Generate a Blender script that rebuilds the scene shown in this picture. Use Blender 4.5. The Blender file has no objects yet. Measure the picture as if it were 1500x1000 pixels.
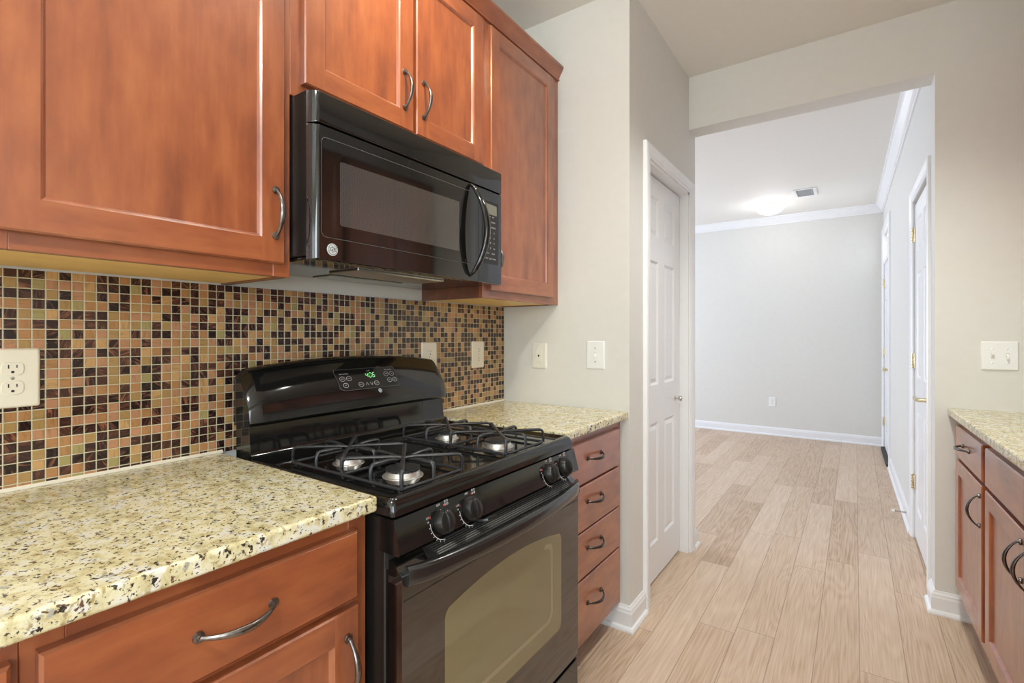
import bpy, bmesh, math, random
from mathutils import Vector, Matrix
random.seed(7)
S = bpy.context.scene
COL = S.collection
PI = math.pi

# ------------------------------------------------------------------ camera
F_PX, CX, CY, YAW, CAMX, CAMZ = 725.563, 748.12, 491.41, 0.6078, 1.4287, 1.2328
cd = bpy.data.cameras.new('camera')
cd.sensor_width = 36.0
cd.lens = F_PX / 1500.0 * 36.0
cd.shift_x = (750.0 - CX) / 1500.0
cd.shift_y = (CY - 500.0) / 1500.0
cd.clip_start = 0.02
cam = bpy.data.objects.new('camera', cd)
cam.location = (CAMX, 0.0, CAMZ)
cam.rotation_euler = (PI / 2, 0, YAW)
COL.objects.link(cam)
S.camera = cam

# ------------------------------------------------------------------ world, exposure
S.view_settings.view_transform = 'Standard'
S.view_settings.look = 'None'
S.view_settings.gamma = 1.0
S.view_settings.use_curve_mapping = False
S.view_settings.exposure = 0.38
W = bpy.data.worlds.new('world')
S.world = W
W.use_nodes = True
W.node_tree.nodes['Background'].inputs['Color'].default_value = (0.80, 0.90, 1.0, 1)
W.node_tree.nodes['Background'].inputs['Strength'].default_value = 1.0


def area_light(name, loc, rot, sx, sy, power, color):
    l = bpy.data.lights.new(name, 'AREA')
    l.shape = 'RECTANGLE'
    l.size, l.size_y = sx, sy
    l.energy = power
    l.color = color
    o = bpy.data.objects.new(name, l)
    o.location = loc
    o.rotation_euler = rot
    COL.objects.link(o)
    return o


# lamps for daylight at three added, unseen windows (kitchen rear, hall left, kitchen right)
area_light('added_daylight_rear', (1.2, -3.25, 1.45), (PI / 2, 0, 0), 2.1, 1.8, 6, (0.86, 0.95, 1.0))
area_light('added_daylight_right', (2.44, -1.6, 1.55), (0, PI / 2, 0), 1.3, 2.0, 44, (0.74, 0.89, 1.0))
area_light('added_daylight_hall', (-2.95, 5.0, 1.5), (0, -PI / 2, 0), 1.9, 2.2, 76, (0.64, 0.76, 1.0))
CAN_A, CAN_B, BULB_STOVE, BULB_HALL, ADDED_EYEBALL = 32.0, 64.0, 6.5, 3.4, 36.0
WARM = (0.98, 1.0, 0.95)


def bulb(name, loc, power, color, r=0.05):
    l = bpy.data.lights.new(name, 'POINT')
    l.energy = power
    l.color = color
    l.shadow_soft_size = r
    o = bpy.data.objects.new(name, l)
    o.location = loc
    COL.objects.link(o)
    return o


# ------------------------------------------------------------------ materials
def new_mat(name):
    m = bpy.data.materials.new(name)
    m.use_nodes = True
    nt = m.node_tree
    return m, nt, nt.nodes['Principled BSDF']


def srgb(r, g, b):
    def f(c):
        c /= 255.0
        return c / 12.92 if c <= 0.04045 else ((c + 0.055) / 1.055) ** 2.4
    return (f(r), f(g), f(b), 1.0)


def N(nt, t, **kw):
    n = nt.nodes.new(t)
    for k, v in kw.items():
        setattr(n, k, v)
    return n


def ramp(nt, stops, interp='LINEAR'):
    r = N(nt, 'ShaderNodeValToRGB')
    r.color_ramp.interpolation = interp
    e = r.color_ramp.elements
    e[0].position, e[0].color = stops[0]
    e[1].position, e[1].color = stops[1]
    for p, c in stops[2:]:
        x = e.new(p)
        x.color = c
    return r


def math_n(nt, op, a=None, b=None, c=None):
    n = N(nt, 'ShaderNodeMath', operation=op)
    for i, v in enumerate((a, b, c)):
        if v is None:
            continue
        if isinstance(v, (int, float)):
            n.inputs[i].default_value = v
        else:
            nt.links.new(v, n.inputs[i])
    return n.outputs[0]


def plain(name, color, rough=0.5, metal=0.0, ior=1.5, coat=0.0, noise=0.0, nscale=60.0, bump=0.0):
    """a procedural finish: flat colour with faint value noise and an optional fine bump"""
    m, nt, p = new_mat(name)
    p.inputs['Roughness'].default_value = rough
    p.inputs['Metallic'].default_value = metal
    p.inputs['IOR'].default_value = ior
    p.inputs['Coat Weight'].default_value = coat
    p.inputs['Coat Roughness'].default_value = 0.12
    tc = N(nt, 'ShaderNodeTexCoord')
    nz = N(nt, 'ShaderNodeTexNoise')
    nz.inputs['Scale'].default_value = nscale
    nz.inputs['Detail'].default_value = 3
    nt.links.new(tc.outputs['Object'], nz.inputs['Vector'])
    a = tuple(c * (1 - noise) for c in color[:3]) + (1,)
    b = tuple(min(1, c * (1 + noise)) for c in color[:3]) + (1,)
    r = ramp(nt, [(0.3, a), (0.7, b)])
    nt.links.new(nz.outputs['Fac'], r.inputs['Fac'])
    nt.links.new(r.outputs['Color'], p.inputs['Base Color'])
    if bump:
        bn = N(nt, 'ShaderNodeBump')
        bn.inputs['Strength'].default_value = bump
        bn.inputs['Distance'].default_value = 0.002
        nt.links.new(nz.outputs['Fac'], bn.inputs['Height'])
        nt.links.new(bn.outputs['Normal'], p.inputs['Normal'])
    return m


def wood(name, axis, tint=1.0):
    """stained cherry/maple: blotchy red-orange brown, grain along axis ('z' or 'y')"""
    m, nt, p = new_mat(name)
    tc = N(nt, 'ShaderNodeTexCoord')
    mp = N(nt, 'ShaderNodeMapping')
    mp.inputs['Scale'].default_value = (26, 26, 2.6) if axis == 'z' else (26, 2.6, 26)
    nt.links.new(tc.outputs['Object'], mp.inputs['Vector'])
    g = N(nt, 'ShaderNodeTexNoise')
    g.inputs['Scale'].default_value = 2.2
    g.inputs['Detail'].default_value = 6
    g.inputs['Distortion'].default_value = 0.4
    nt.links.new(mp.outputs['Vector'], g.inputs['Vector'])
    mp2 = N(nt, 'ShaderNodeMapping')
    mp2.inputs['Scale'].default_value = (9, 9, 3.5) if axis == 'z' else (9, 3.5, 9)
    nt.links.new(tc.outputs['Object'], mp2.inputs['Vector'])
    bl = N(nt, 'ShaderNodeTexNoise')
    bl.inputs['Scale'].default_value = 2.2
    bl.inputs['Detail'].default_value = 4
    nt.links.new(mp2.outputs['Vector'], bl.inputs['Vector'])
    fg = math_n(nt, 'MULTIPLY', g.outputs['Fac'], 0.38)
    fac = math_n(nt, 'MULTIPLY_ADD', bl.outputs['Fac'], 0.85, math_n(nt, 'SUBTRACT', fg, 0.12))
    r = ramp(nt, [(0.22, (0.185 * tint, 0.044 * tint, 0.016 * tint, 1)),
                  (0.50, (0.305 * tint, 0.080 * tint, 0.025 * tint, 1)),
                  (0.78, (0.41 * tint, 0.125 * tint, 0.039 * tint, 1))])
    nt.links.new(fac, r.inputs['Fac'])
    nt.links.new(r.outputs['Color'], p.inputs['Base Color'])
    p.inputs['Roughness'].default_value = 0.42
    p.inputs['Coat Weight'].default_value = 1.0
    p.inputs['Coat IOR'].default_value = 1.6
    p.inputs['Coat Roughness'].default_value = 0.24
    bn = N(nt, 'ShaderNodeBump')
    bn.inputs['Strength'].default_value = 0.05
    bn.inputs['Distance'].default_value = 0.001
    nt.links.new(g.outputs['Fac'], bn.inputs['Height'])
    nt.links.new(bn.outputs['Normal'], p.inputs['Normal'])
    return m


def granite_mat():
    m, nt, p = new_mat('granite_santa_cecilia')
    tc = N(nt, 'ShaderNodeTexCoord')

    def noise(scale, detail=3, off=0.0, rough=0.5, dist=0.0):
        mp = N(nt, 'ShaderNodeMapping')
        mp.inputs['Location'].default_value = (off, off * 1.7, off * 0.6)
        nt.links.new(tc.outputs['Object'], mp.inputs['Vector'])
        n = N(nt, 'ShaderNodeTexNoise')
        n.inputs['Scale'].default_value = scale
        n.inputs['Detail'].default_value = detail
        n.inputs['Roughness'].default_value = rough
        n.inputs['Distortion'].default_value = dist
        nt.links.new(mp.outputs['Vector'], n.inputs['Vector'])
        return n.outputs['Fac']
    base = ramp(nt, [(0.30, srgb(176, 160, 116)), (0.43, srgb(208, 195, 150)), (0.55, srgb(224, 215, 178)), (0.68, srgb(228, 223, 204))])
    nt.links.new(noise(38, 4, 0.0, 0.6, 0.5), base.inputs['Fac'])
    cur = base.outputs['Color']
    for sc, off, lo, hi, colr in ((34, 3.1, 0.57, 0.64, srgb(222, 218, 204)),
                                  (58, 7.3, 0.60, 0.67, srgb(172, 152, 106)),
                                  (46, 9.1, 0.64, 0.69, srgb(170, 166, 150)),
                                  (92, 11.9, 0.615, 0.66, srgb(104, 78, 62)),
                                  (105, 17.7, 0.605, 0.65, srgb(56, 52, 46)),
                                  (150, 23.7, 0.63, 0.67, srgb(84, 76, 62))):
        f = ramp(nt, [(lo, (0, 0, 0, 1)), (hi, (1, 1, 1, 1))])
        nt.links.new(noise(sc, 3, off, 0.55, 0.3), f.inputs['Fac'])
        mx = N(nt, 'ShaderNodeMix', data_type='RGBA')
        nt.links.new(f.outputs['Color'], mx.inputs['Factor'])
        nt.links.new(cur, mx.inputs['A'])
        mx.inputs['B'].default_value = colr
        cur = mx.outputs['Result']
    nt.links.new(cur, p.inputs['Base Color'])
    p.inputs['Roughness'].default_value = 0.16
    return m


def tile_mat():
    """glass mosaic: 20 mm tiles on a 22.2 mm pitch, copper / brown / peach with streaks"""
    m, nt, p = new_mat('glass_mosaic')
    PY, PZ = 0.0216, 0.0213
    tc = N(nt, 'ShaderNodeTexCoord')
    sp = N(nt, 'ShaderNodeSeparateXYZ')
    nt.links.new(tc.outputs['Object'], sp.inputs[0])
    uy = math_n(nt, 'DIVIDE', math_n(nt, 'ADD', sp.outputs['Y'], 100 * PY - 0.2583), PY)
    uz = math_n(nt, 'DIVIDE', math_n(nt, 'ADD', sp.outputs['Z'], 100 * PZ - 1.3315), PZ)
    cy_, cz_ = math_n(nt, 'FLOOR', uy), math_n(nt, 'FLOOR', uz)
    fy, fz = math_n(nt, 'FRACT', uy), math_n(nt, 'FRACT', uz)
    cell = N(nt, 'ShaderNodeCombineXYZ')
    nt.links.new(cy_, cell.inputs[0])
    nt.links.new(cz_, cell.inputs[1])
    wn = N(nt, 'ShaderNodeTexWhiteNoise', noise_dimensions='2D')
    nt.links.new(cell.outputs[0], wn.inputs['Vector'])
    a = math_n(nt, 'ABSOLUTE', math_n(nt, 'SUBTRACT', fy, 0.5))
    b = math_n(nt, 'ABSOLUTE', math_n(nt, 'SUBTRACT', fz, 0.5))
    edge = math_n(nt, 'MAXIMUM', a, b)
    grout = math_n(nt, 'GREATER_THAN', edge, 0.452)
    # which family: dark chocolate glass or copper / peach / honey glass
    fam = ramp(nt, [(0.0, srgb(48, 32, 31)), (0.22, srgb(62, 38, 34)), (0.40, srgb(80, 50, 40)),
                    (0.52, srgb(188, 134, 86)), (0.66, srgb(190, 136, 100)), (0.78, srgb(172, 136, 84)),
                    (0.89, srgb(194, 150, 98)), (0.97, srgb(158, 144, 92))], 'CONSTANT')
    nt.links.new(wn.outputs['Value'], fam.inputs['Fac'])
    dark = math_n(nt, 'LESS_THAN', wn.outputs['Value'], 0.52)
    light = math_n(nt, 'SUBTRACT', 1.0, dark)
    sc2 = N(nt, 'ShaderNodeSeparateColor')
    nt.links.new(wn.outputs['Color'], sc2.inputs[0])
    # streaks: stretched distorted noise, shifted per tile; any slant in dark glass, upright or level in light glass
    off = N(nt, 'ShaderNodeVectorMath', operation='SCALE')
    nt.links.new(wn.outputs['Color'], off.inputs[0])
    off.inputs['Scale'].default_value = 60.0
    a_dark = math_n(nt, 'MULTIPLY', math_n(nt, 'MULTIPLY', math_n(nt, 'SUBTRACT', sc2.outputs[1], 0.5), 3.0), dark)
    a_light = math_n(nt, 'MULTIPLY', math_n(nt, 'MULTIPLY', math_n(nt, 'GREATER_THAN', sc2.outputs[1], 0.45), 1.5708), light)
    rotn = N(nt, 'ShaderNodeVectorRotate', rotation_type='X_AXIS')
    nt.links.new(tc.outputs['Object'], rotn.inputs['Vector'])
    nt.links.new(math_n(nt, 'ADD', a_dark, a_light), rotn.inputs['Angle'])
    st = N(nt, 'ShaderNodeMapping')
    st.inputs['Scale'].default_value = (1, 30, 190)
    nt.links.new(rotn.outputs[0], st.inputs['Vector'])
    add = N(nt, 'ShaderNodeVectorMath', operation='ADD')
    nt.links.new(st.outputs[0], add.inputs[0])
    nt.links.new(off.outputs[0], add.inputs[1])
    nz = N(nt, 'ShaderNodeTexNoise')
    nz.inputs['Scale'].default_value = 1.0
    nz.inputs['Detail'].default_value = 3
    nz.inputs['Distortion'].default_value = 0.9
    nt.links.new(add.outputs[0], nz.inputs['Vector'])
    streak = ramp(nt, [(0.50, (0, 0, 0, 1)), (0.68, (1, 1, 1, 1))])
    nt.links.new(nz.outputs['Fac'], streak.inputs['Fac'])
    has = math_n(nt, 'MULTIPLY', math_n(nt, 'MULTIPLY_ADD', sc2.outputs[2], 0.8, 0.15), dark)
    amt = math_n(nt, 'MULTIPLY', streak.outputs['Color'], math_n(nt, 'MULTIPLY_ADD', light, 0.7, has))
    tint2 = N(nt, 'ShaderNodeMix', data_type='RGBA')
    nt.links.new(dark, tint2.inputs['Factor'])
    tint2.inputs['A'].default_value = srgb(150, 118, 72)
    tint2.inputs['B'].default_value = srgb(176, 112, 80)
    sw = N(nt, 'ShaderNodeMix', data_type='RGBA')
    nt.links.new(amt, sw.inputs['Factor'])
    nt.links.new(fam.outputs['Color'], sw.inputs['A'])
    nt.links.new(tint2.outputs['Result'], sw.inputs['B'])
    hs = N(nt, 'ShaderNodeHueSaturation')
    nt.links.new(sw.outputs['Result'], hs.inputs['Color'])
    nt.links.new(math_n(nt, 'MULTIPLY_ADD', sc2.outputs[0], 0.42, 0.58), hs.inputs['Value'])
    gm = N(nt, 'ShaderNodeMix', data_type='RGBA')
    nt.links.new(grout, gm.inputs['Factor'])
    nt.links.new(hs.outputs['Color'], gm.inputs['A'])
    gm.inputs['B'].default_value = srgb(192, 182, 150)
    nt.links.new(gm.outputs['Result'], p.inputs['Base Color'])
    nt.links.new(math_n(nt, 'MULTIPLY_ADD', grout, 0.6, 0.14), p.inputs['Roughness'])
    hgt = N(nt, 'ShaderNodeMapRange', interpolation_type='SMOOTHSTEP')
    nt.links.new(edge, hgt.inputs['Value'])
    hgt.inputs['From Min'].default_value = 0.40
    hgt.inputs['From Max'].default_value = 0.46
    hgt.inputs['To Min'].default_value = 1
    hgt.inputs['To Max'].default_value = 0
    bn = N(nt, 'ShaderNodeBump')
    bn.inputs['Strength'].default_value = 0.6
    bn.inputs['Distance'].default_value = 0.002
    nt.links.new(hgt.outputs[0], bn.inputs['Height'])
    nt.links.new(bn.outputs['Normal'], p.inputs['Normal'])
    return m


def floor_mat():
    m, nt, p = new_mat('oak_plank_floor')
    PW, PL = 0.1415, 1.21
    tc = N(nt, 'ShaderNodeTexCoord')
    sp = N(nt, 'ShaderNodeSeparateXYZ')
    nt.links.new(tc.outputs['Object'], sp.inputs[0])
    u = math_n(nt, 'DIVIDE', math_n(nt, 'ADD', sp.outputs['X'], 9.312), PW)
    row = math_n(nt, 'FLOOR', u)
    fu = math_n(nt, 'FRACT', u)
    wr = N(nt, 'ShaderNodeTexWhiteNoise', noise_dimensions='1D')
    nt.links.new(row, wr.inputs['W'])
    v = math_n(nt, 'DIVIDE', math_n(nt, 'ADD', math_n(nt, 'ADD', sp.outputs['Y'], 20.0),
                                    math_n(nt, 'MULTIPLY', wr.outputs['Value'], PL)), PL)
    cl = math_n(nt, 'FLOOR', v)
    fv = math_n(nt, 'FRACT', v)
    cell = N(nt, 'ShaderNodeCombineXYZ')
    nt.links.new(row, cell.inputs[0])
    nt.links.new(cl, cell.inputs[1])
    wn = N(nt, 'ShaderNodeTexWhiteNoise', noise_dimensions='2D')
    nt.links.new(cell.outputs[0], wn.inputs['Vector'])
    off = N(nt, 'ShaderNodeVectorMath', operation='SCALE')
    nt.links.new(wn.outputs['Color'], off.inputs[0])
    off.inputs['Scale'].default_value = 20.0
    add = N(nt, 'ShaderNodeVectorMath', operation='ADD')
    nt.links.new(tc.outputs['Object'], add.inputs[0])
    nt.links.new(off.outputs[0], add.inputs[1])
    # fine grain
    mp = N(nt, 'ShaderNodeMapping')
    mp.inputs['Scale'].default_value = (190, 4.5, 1)
    nt.links.new(add.outputs[0], mp.inputs['Vector'])
    g = N(nt, 'ShaderNodeTexNoise')
    g.inputs['Scale'].default_value = 1.0
    g.inputs['Detail'].default_value = 4
    g.inputs['Distortion'].default_value = 0.25
    nt.links.new(mp.outputs[0], g.inputs['Vector'])
    # cathedral figure
    mp2 = N(nt, 'ShaderNodeMapping')
    mp2.inputs['Scale'].default_value = (11, 1.3, 1)
    nt.links.new(add.outputs[0], mp2.inputs['Vector'])
    cn = N(nt, 'ShaderNodeTexNoise')
    cn.inputs['Scale'].default_value = 0.8
    cn.inputs['Detail'].default_value = 1
    nt.links.new(mp2.outputs[0], cn.inputs['Vector'])
    rings = math_n(nt, 'SINE', math_n(nt, 'MULTIPLY', cn.outputs['Fac'], 95.0))
    tone = math_n(nt, 'MULTIPLY_ADD', wn.outputs['Value'], 0.26,
                  math_n(nt, 'MULTIPLY_ADD', rings, 0.05, math_n(nt, 'MULTIPLY', g.outputs['Fac'], 0.70)))
    r = ramp(nt, [(0.22, srgb(172, 141, 114)), (0.45, srgb(203, 176, 150)), (0.76, srgb(221, 199, 177))])
    nt.links.new(tone, r.inputs['Fac'])
    seam = math_n(nt, 'MAXIMUM',
                  math_n(nt, 'GREATER_THAN', math_n(nt, 'ABSOLUTE', math_n(nt, 'SUBTRACT', fu, 0.5)), 0.490),
                  math_n(nt, 'GREATER_THAN', math_n(nt, 'ABSOLUTE', math_n(nt, 'SUBTRACT', fv, 0.5)), 0.4988))
    mx = N(nt, 'ShaderNodeMix', data_type='RGBA')
    nt.links.new(math_n(nt, 'MULTIPLY', seam, 0.55), mx.inputs['Factor'])
    nt.links.new(r.outputs['Color'], mx.inputs['A'])
    mx.inputs['B'].default_value = srgb(110, 82, 62)
    nt.links.new(mx.outputs['Result'], p.inputs['Base Color'])
    p.inputs['Roughness'].default_value = 0.42
    bn = N(nt, 'ShaderNodeBump')
    bn.inputs['Strength'].default_value = 0.12
    bn.inputs['Distance'].default_value = 0.001
    nt.links.new(g.outputs['Fac'], bn.inputs['Height'])
    nt.links.new(bn.outputs['Normal'], p.inputs['Normal'])
    return m


def mesh_screen_mat():
    """perforated screen printed behind the microwave glass: tiny dots"""
    m, nt, p = new_mat('microwave_screen')
    tc = N(nt, 'ShaderNodeTexCoord')
    sp = N(nt, 'ShaderNodeSeparateXYZ')
    nt.links.new(tc.outputs['Object'], sp.inputs[0])
    a = math_n(nt, 'SINE', math_n(nt, 'MULTIPLY', sp.outputs['Y'], 2200))
    b = math_n(nt, 'SINE', math_n(nt, 'MULTIPLY', sp.outputs['Z'], 2200))
    r = ramp(nt, [(0.3, (0.035, 0.033, 0.032, 1)), (0.8, (0.095, 0.092, 0.088, 1))])
    nt.links.new(math_n(nt, 'MULTIPLY', math_n(nt, 'ADD', a, 1.0), math_n(nt, 'MULTIPLY_ADD', b, 0.5, 0.5)), r.inputs['Fac'])
    nt.links.new(r.outputs['Color'], p.inputs['Base Color'])
    p.inputs['Roughness'].default_value = 0.06
    p.inputs['IOR'].default_value = 2.0
    return m


def emit(name, color, strength):
    m, nt, p = new_mat(name)
    p.inputs['Base Color'].default_value = (0.9, 0.9, 0.9, 1)
    p.inputs['Emission Color'].default_value = color
    p.inputs['Emission Strength'].default_value = strength
    return m


PAINT = plain('greige_paint', srgb(222, 220, 213), 0.55, noise=0.012, nscale=25, bump=0.04)
CEILM = plain('ceiling_paint', srgb(238, 235, 228), 0.7, noise=0.01, nscale=30, bump=0.03)
TRIM = plain('white_trim_paint', srgb(238, 238, 238), 0.3, noise=0.008, nscale=20)
WV = wood('cherry_vertical_grain', 'z')
WH = wood('cherry_horizontal_grain', 'y')
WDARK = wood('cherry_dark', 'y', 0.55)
MAPLE = plain('maple_underside', srgb(244, 206, 132), 0.5, noise=0.05, nscale=14)
GRANITE = granite_mat()
TILE = tile_mat()
FLOOR = floor_mat()
BLACK = plain('black_enamel', (0.0075, 0.0072, 0.0068, 1), 0.07, ior=1.62, noise=0.05, nscale=90)
BLACKS = plain('black_satin', (0.012, 0.011, 0.010, 1), 0.28, noise=0.08, nscale=90)
BLACKH = plain('black_handle', (0.014, 0.014, 0.014, 1), 0.18, ior=1.7, noise=0.05, nscale=90)
BLACKM = plain('black_matte', (0.010, 0.010, 0.010, 1), 0.6, noise=0.1, nscale=80)
IRON = plain('cast_iron_grate', (0.030, 0.030, 0.032, 1), 0.30, noise=0.2, nscale=160, bump=0.1)
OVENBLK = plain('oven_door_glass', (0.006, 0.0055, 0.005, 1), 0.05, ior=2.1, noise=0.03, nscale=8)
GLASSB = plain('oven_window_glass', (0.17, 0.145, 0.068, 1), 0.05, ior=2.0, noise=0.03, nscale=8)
OVENEDGE = plain('painted_cavity_edge', (0.25, 0.215, 0.12, 1), 0.06, ior=2.0, noise=0.03, nscale=8)  # pale tone stands for light caught in the oven cavity
SCREEN = mesh_screen_mat()
MWGLASS = plain('microwave_glass', (0.006, 0.0058, 0.0055, 1), 0.05, ior=1.8, noise=0.03, nscale=20)
ALU = plain('cast_aluminium', (0.72, 0.70, 0.66, 1), 0.34, metal=0.85, noise=0.08, nscale=120, bump=0.06)
PULL = plain('antique_pewter', (0.22, 0.20, 0.185, 1), 0.30, metal=1.0, noise=0.25, nscale=120)
PULLD = plain('dark_bronze', (0.125, 0.115, 0.112, 1), 0.28, metal=1.0, noise=0.25, nscale=120)
STEEL = plain('brushed_steel', (0.55, 0.54, 0.52, 1), 0.28, metal=1.0, noise=0.06, nscale=200)
NICKEL = plain('satin_nickel', (0.62, 0.60, 0.57, 1), 0.22, metal=1.0, noise=0.05, nscale=80)
BRASS = plain('polished_brass', (0.72, 0.63, 0.42, 1), 0.25, metal=1.0, noise=0.06, nscale=80)
IVORY = plain('ivory_plastic', srgb(236, 226, 204), 0.3, noise=0.01, nscale=30)
WHITEP = plain('white_plastic', srgb(240, 240, 236), 0.3, noise=0.01, nscale=30)
CREAM = plain('cream_plastic', srgb(234, 230, 218), 0.3, noise=0.01, nscale=30)
SLOT = plain('socket_slot', (0.02, 0.018, 0.015, 1), 0.5, noise=0.05)
CAULK = plain('caulk', srgb(222, 212, 190), 0.5, noise=0.02)
PRINT = plain('white_print', srgb(215, 215, 215), 0.5, noise=0.02)
PRINTR = plain('red_print', srgb(200, 50, 40), 0.5, noise=0.02)
GREYDISP = plain('grey_display_glass', srgb(120, 122, 112), 0.15, noise=0.02)
BORDER = plain('dim_outline', (0.10, 0.098, 0.092, 1), 0.2, noise=0.02)
SILVER = plain('silver_badge', (0.62, 0.62, 0.62, 1), 0.3, noise=0.02)
RIB = plain('grey_rib', (0.20, 0.19, 0.17, 1), 0.3, metal=0.6, noise=0.05)
RUBBER = plain('black_rubber', (0.02, 0.02, 0.02, 1), 0.6, noise=0.1)
GREEN = emit('green_clock_segments', (0.03, 1.0, 0.08, 1), 0.85)
FROST = emit('lit_frosted_glass', (1.0, 0.97, 0.90, 1), 1.15)
FROSTW = emit('lit_warm_glass', (1.0, 0.90, 0.74, 1), 12.0)
PANE = emit('glowing_window_glass', (0.88, 0.94, 1.0, 1), 1.2)  # glass emits in place of daylight from outside
VENTD = plain('vent_duct_grey', (0.75, 0.75, 0.75, 1), 0.6, noise=0.05)  # plain light grey behind the louvres

# ------------------------------------------------------------------ mesh helpers
ROOT = {}


def rootvec(parent):
    return ROOT.get(parent.name, Vector((0, 0, 0))) if parent else Vector((0, 0, 0))


class B:
    def __init__(self):
        self.bm = bmesh.new()

    def face(self, pts, mi=0):
        vs = [self.bm.verts.new(p) for p in pts]
        f = self.bm.faces.new(vs)
        f.material_index = mi
        return f

    def box(self, x0, x1, y0, y1, z0, z1, bev=0.0, seg=2, mi=0):
        x0, x1 = min(x0, x1), max(x0, x1)
        y0, y1 = min(y0, y1), max(y0, y1)
        z0, z1 = min(z0, z1), max(z0, z1)
        v = [self.bm.verts.new(p) for p in ((x0, y0, z0), (x1, y0, z0), (x1, y1, z0), (x0, y1, z0),
                                            (x0, y0, z1), (x1, y0, z1), (x1, y1, z1), (x0, y1, z1))]
        fs = []
        for q in ((0, 3, 2, 1), (4, 5, 6, 7), (0, 1, 5, 4), (1, 2, 6, 5), (2, 3, 7, 6), (3, 0, 4, 7)):
            f = self.bm.faces.new([v[i] for i in q])
            f.material_index = mi
            fs.append(f)
        if bev > 0:
            es = list({e for f in fs for e in f.edges})
            bmesh.ops.bevel(self.bm, geom=es, offset=bev, segments=seg, affect='EDGES', profile=0.5)
        return self

    def prism(self, poly, y0, y1, fn=None, mi=0):
        """closed polygon swept between two stations; fn(a, b, s) -> xyz (default: a=x, b=z, s=y)"""
        fn = fn or (lambda a, b, s: (a, s, b))
        A = [self.bm.verts.new(fn(a, b, y0)) for a, b in poly]
        C = [self.bm.verts.new(fn(a, b, y1)) for a, b in poly]
        n = len(poly)
        fs = [self.bm.faces.new(A), self.bm.faces.new(C[::-1])]
        for i in range(n):
            fs.append(self.bm.faces.new((A[i], A[(i + 1) % n], C[(i + 1) % n], C[i])))
        for f in fs:
            f.material_index = mi
        return self

    def loft(self, rings, mi=0, caps=True):
        R = [[self.bm.verts.new(p) for p in r] for r in rings]
        n = len(R[0])
        for i in range(len(R) - 1):
            for j in range(n):
                f = self.bm.faces.new((R[i][j], R[i][(j + 1) % n], R[i + 1][(j + 1) % n], R[i + 1][j]))
                f.material_index = mi
        if caps:
            for r in (R[0][::-1], R[-1]):
                f = self.bm.faces.new(r)
                f.material_index = mi
        return self

    def tube(self, pts, rad, n=8, mi=0, closed=False, flat=1.0, up=(0, 0, 1)):
        """sweep an ellipse (rad along the side, rad*flat along the up side) along pts"""
        pts = [Vector(p) for p in pts]
        m = len(pts)
        rad = rad if isinstance(rad, (list, tuple)) else [rad] * m
        up = Vector(up)
        rings = []
        for i in range(m):
            if closed:
                t = pts[(i + 1) % m] - pts[i - 1]
            else:
                t = pts[min(i + 1, m - 1)] - pts[max(i - 1, 0)]
            t.normalize()
            u = up - t * up.dot(t)
            if u.length < 1e-4:
                u = Vector((1, 0, 0)) - t * t.x
                if u.length < 1e-4:
                    u = Vector((0, 1, 0))
            u.normalize()
            s = t.cross(u)
            rings.append([pts[i] + s * (math.cos(2 * PI * k / n) * rad[i]) + u * (math.sin(2 * PI * k / n) * rad[i] * flat) for k in range(n)])
        if closed:
            rings.append(rings[0])
            R = [[self.bm.verts.new(p) for p in r] for r in rings[:-1]]
            for i in range(m):
                for j in range(n):
                    f = self.bm.faces.new((R[i][j], R[i][(j + 1) % n], R[(i + 1) % m][(j + 1) % n], R[(i + 1) % m][j]))
                    f.material_index = mi
        else:
            self.loft(rings, mi)
        return self

    def lathe(self, prof, c, axis='z', n=24, mi=0):
        """prof: list of (r, h); first and last are closed"""
        c = Vector(c)
        ax = {'z': (Vector((1, 0, 0)), Vector((0, 1, 0)), Vector((0, 0, 1))),
              'x': (Vector((0, 1, 0)), Vector((0, 0, 1)), Vector((1, 0, 0))),
              'y': (Vector((0, 0, 1)), Vector((1, 0, 0)), Vector((0, 1, 0)))}
        a, b, d = ax[axis] if isinstance(axis, str) else axis
        rings = [[c + a * (math.cos(2 * PI * k / n) * r) + b * (math.sin(2 * PI * k / n) * r) + d * h for k in range(n)] for r, h in prof]
        self.loft(rings, mi)
        return self

    def build(self, name, mats, parent=None, smooth=35, merge=True):
        if merge:
            bmesh.ops.remove_doubles(self.bm, verts=self.bm.verts, dist=2e-5)
        bmesh.ops.recalc_face_normals(self.bm, faces=self.bm.faces)
        rv = rootvec(parent)
        if rv.length:
            bmesh.ops.translate(self.bm, verts=self.bm.verts, vec=-rv)
        me = bpy.data.meshes.new(name)
        self.bm.to_mesh(me)
        self.bm.free()
        for m in (mats if isinstance(mats, (list, tuple)) else [mats]):
            me.materials.append(m)
        if smooth:
            me.polygons.foreach_set('use_smooth', [True] * len(me.polygons))
            me.set_sharp_from_angle(angle=math.radians(smooth))
        o = bpy.data.objects.new(name, me)
        COL.objects.link(o)
        if parent:
            o.parent = parent
            ROOT[o.name] = rv
        if smooth:
            wm = o.modifiers.new('weighted_normal', 'WEIGHTED_NORMAL')
            wm.mode = 'FACE_AREA'
            wm.weight = 80
            wm.keep_sharp = True
        return o


def tag(o, label=None, cat=None, group=None, kind=None):
    if label:
        o['label'] = label
    if cat:
        o['category'] = cat
    if group:
        o['group'] = group
    if kind:
        o['kind'] = kind
    return o


def thing(name, label, cat, loc, group=None, rz=0.0, kind=None):
    o = bpy.data.objects.new(name, None)
    o.empty_display_size = 0.1
    o.location = loc
    o.rotation_euler = (0, 0, rz)
    COL.objects.link(o)
    ROOT[o.name] = Vector(loc)
    return tag(o, label, cat, group, kind)


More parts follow.
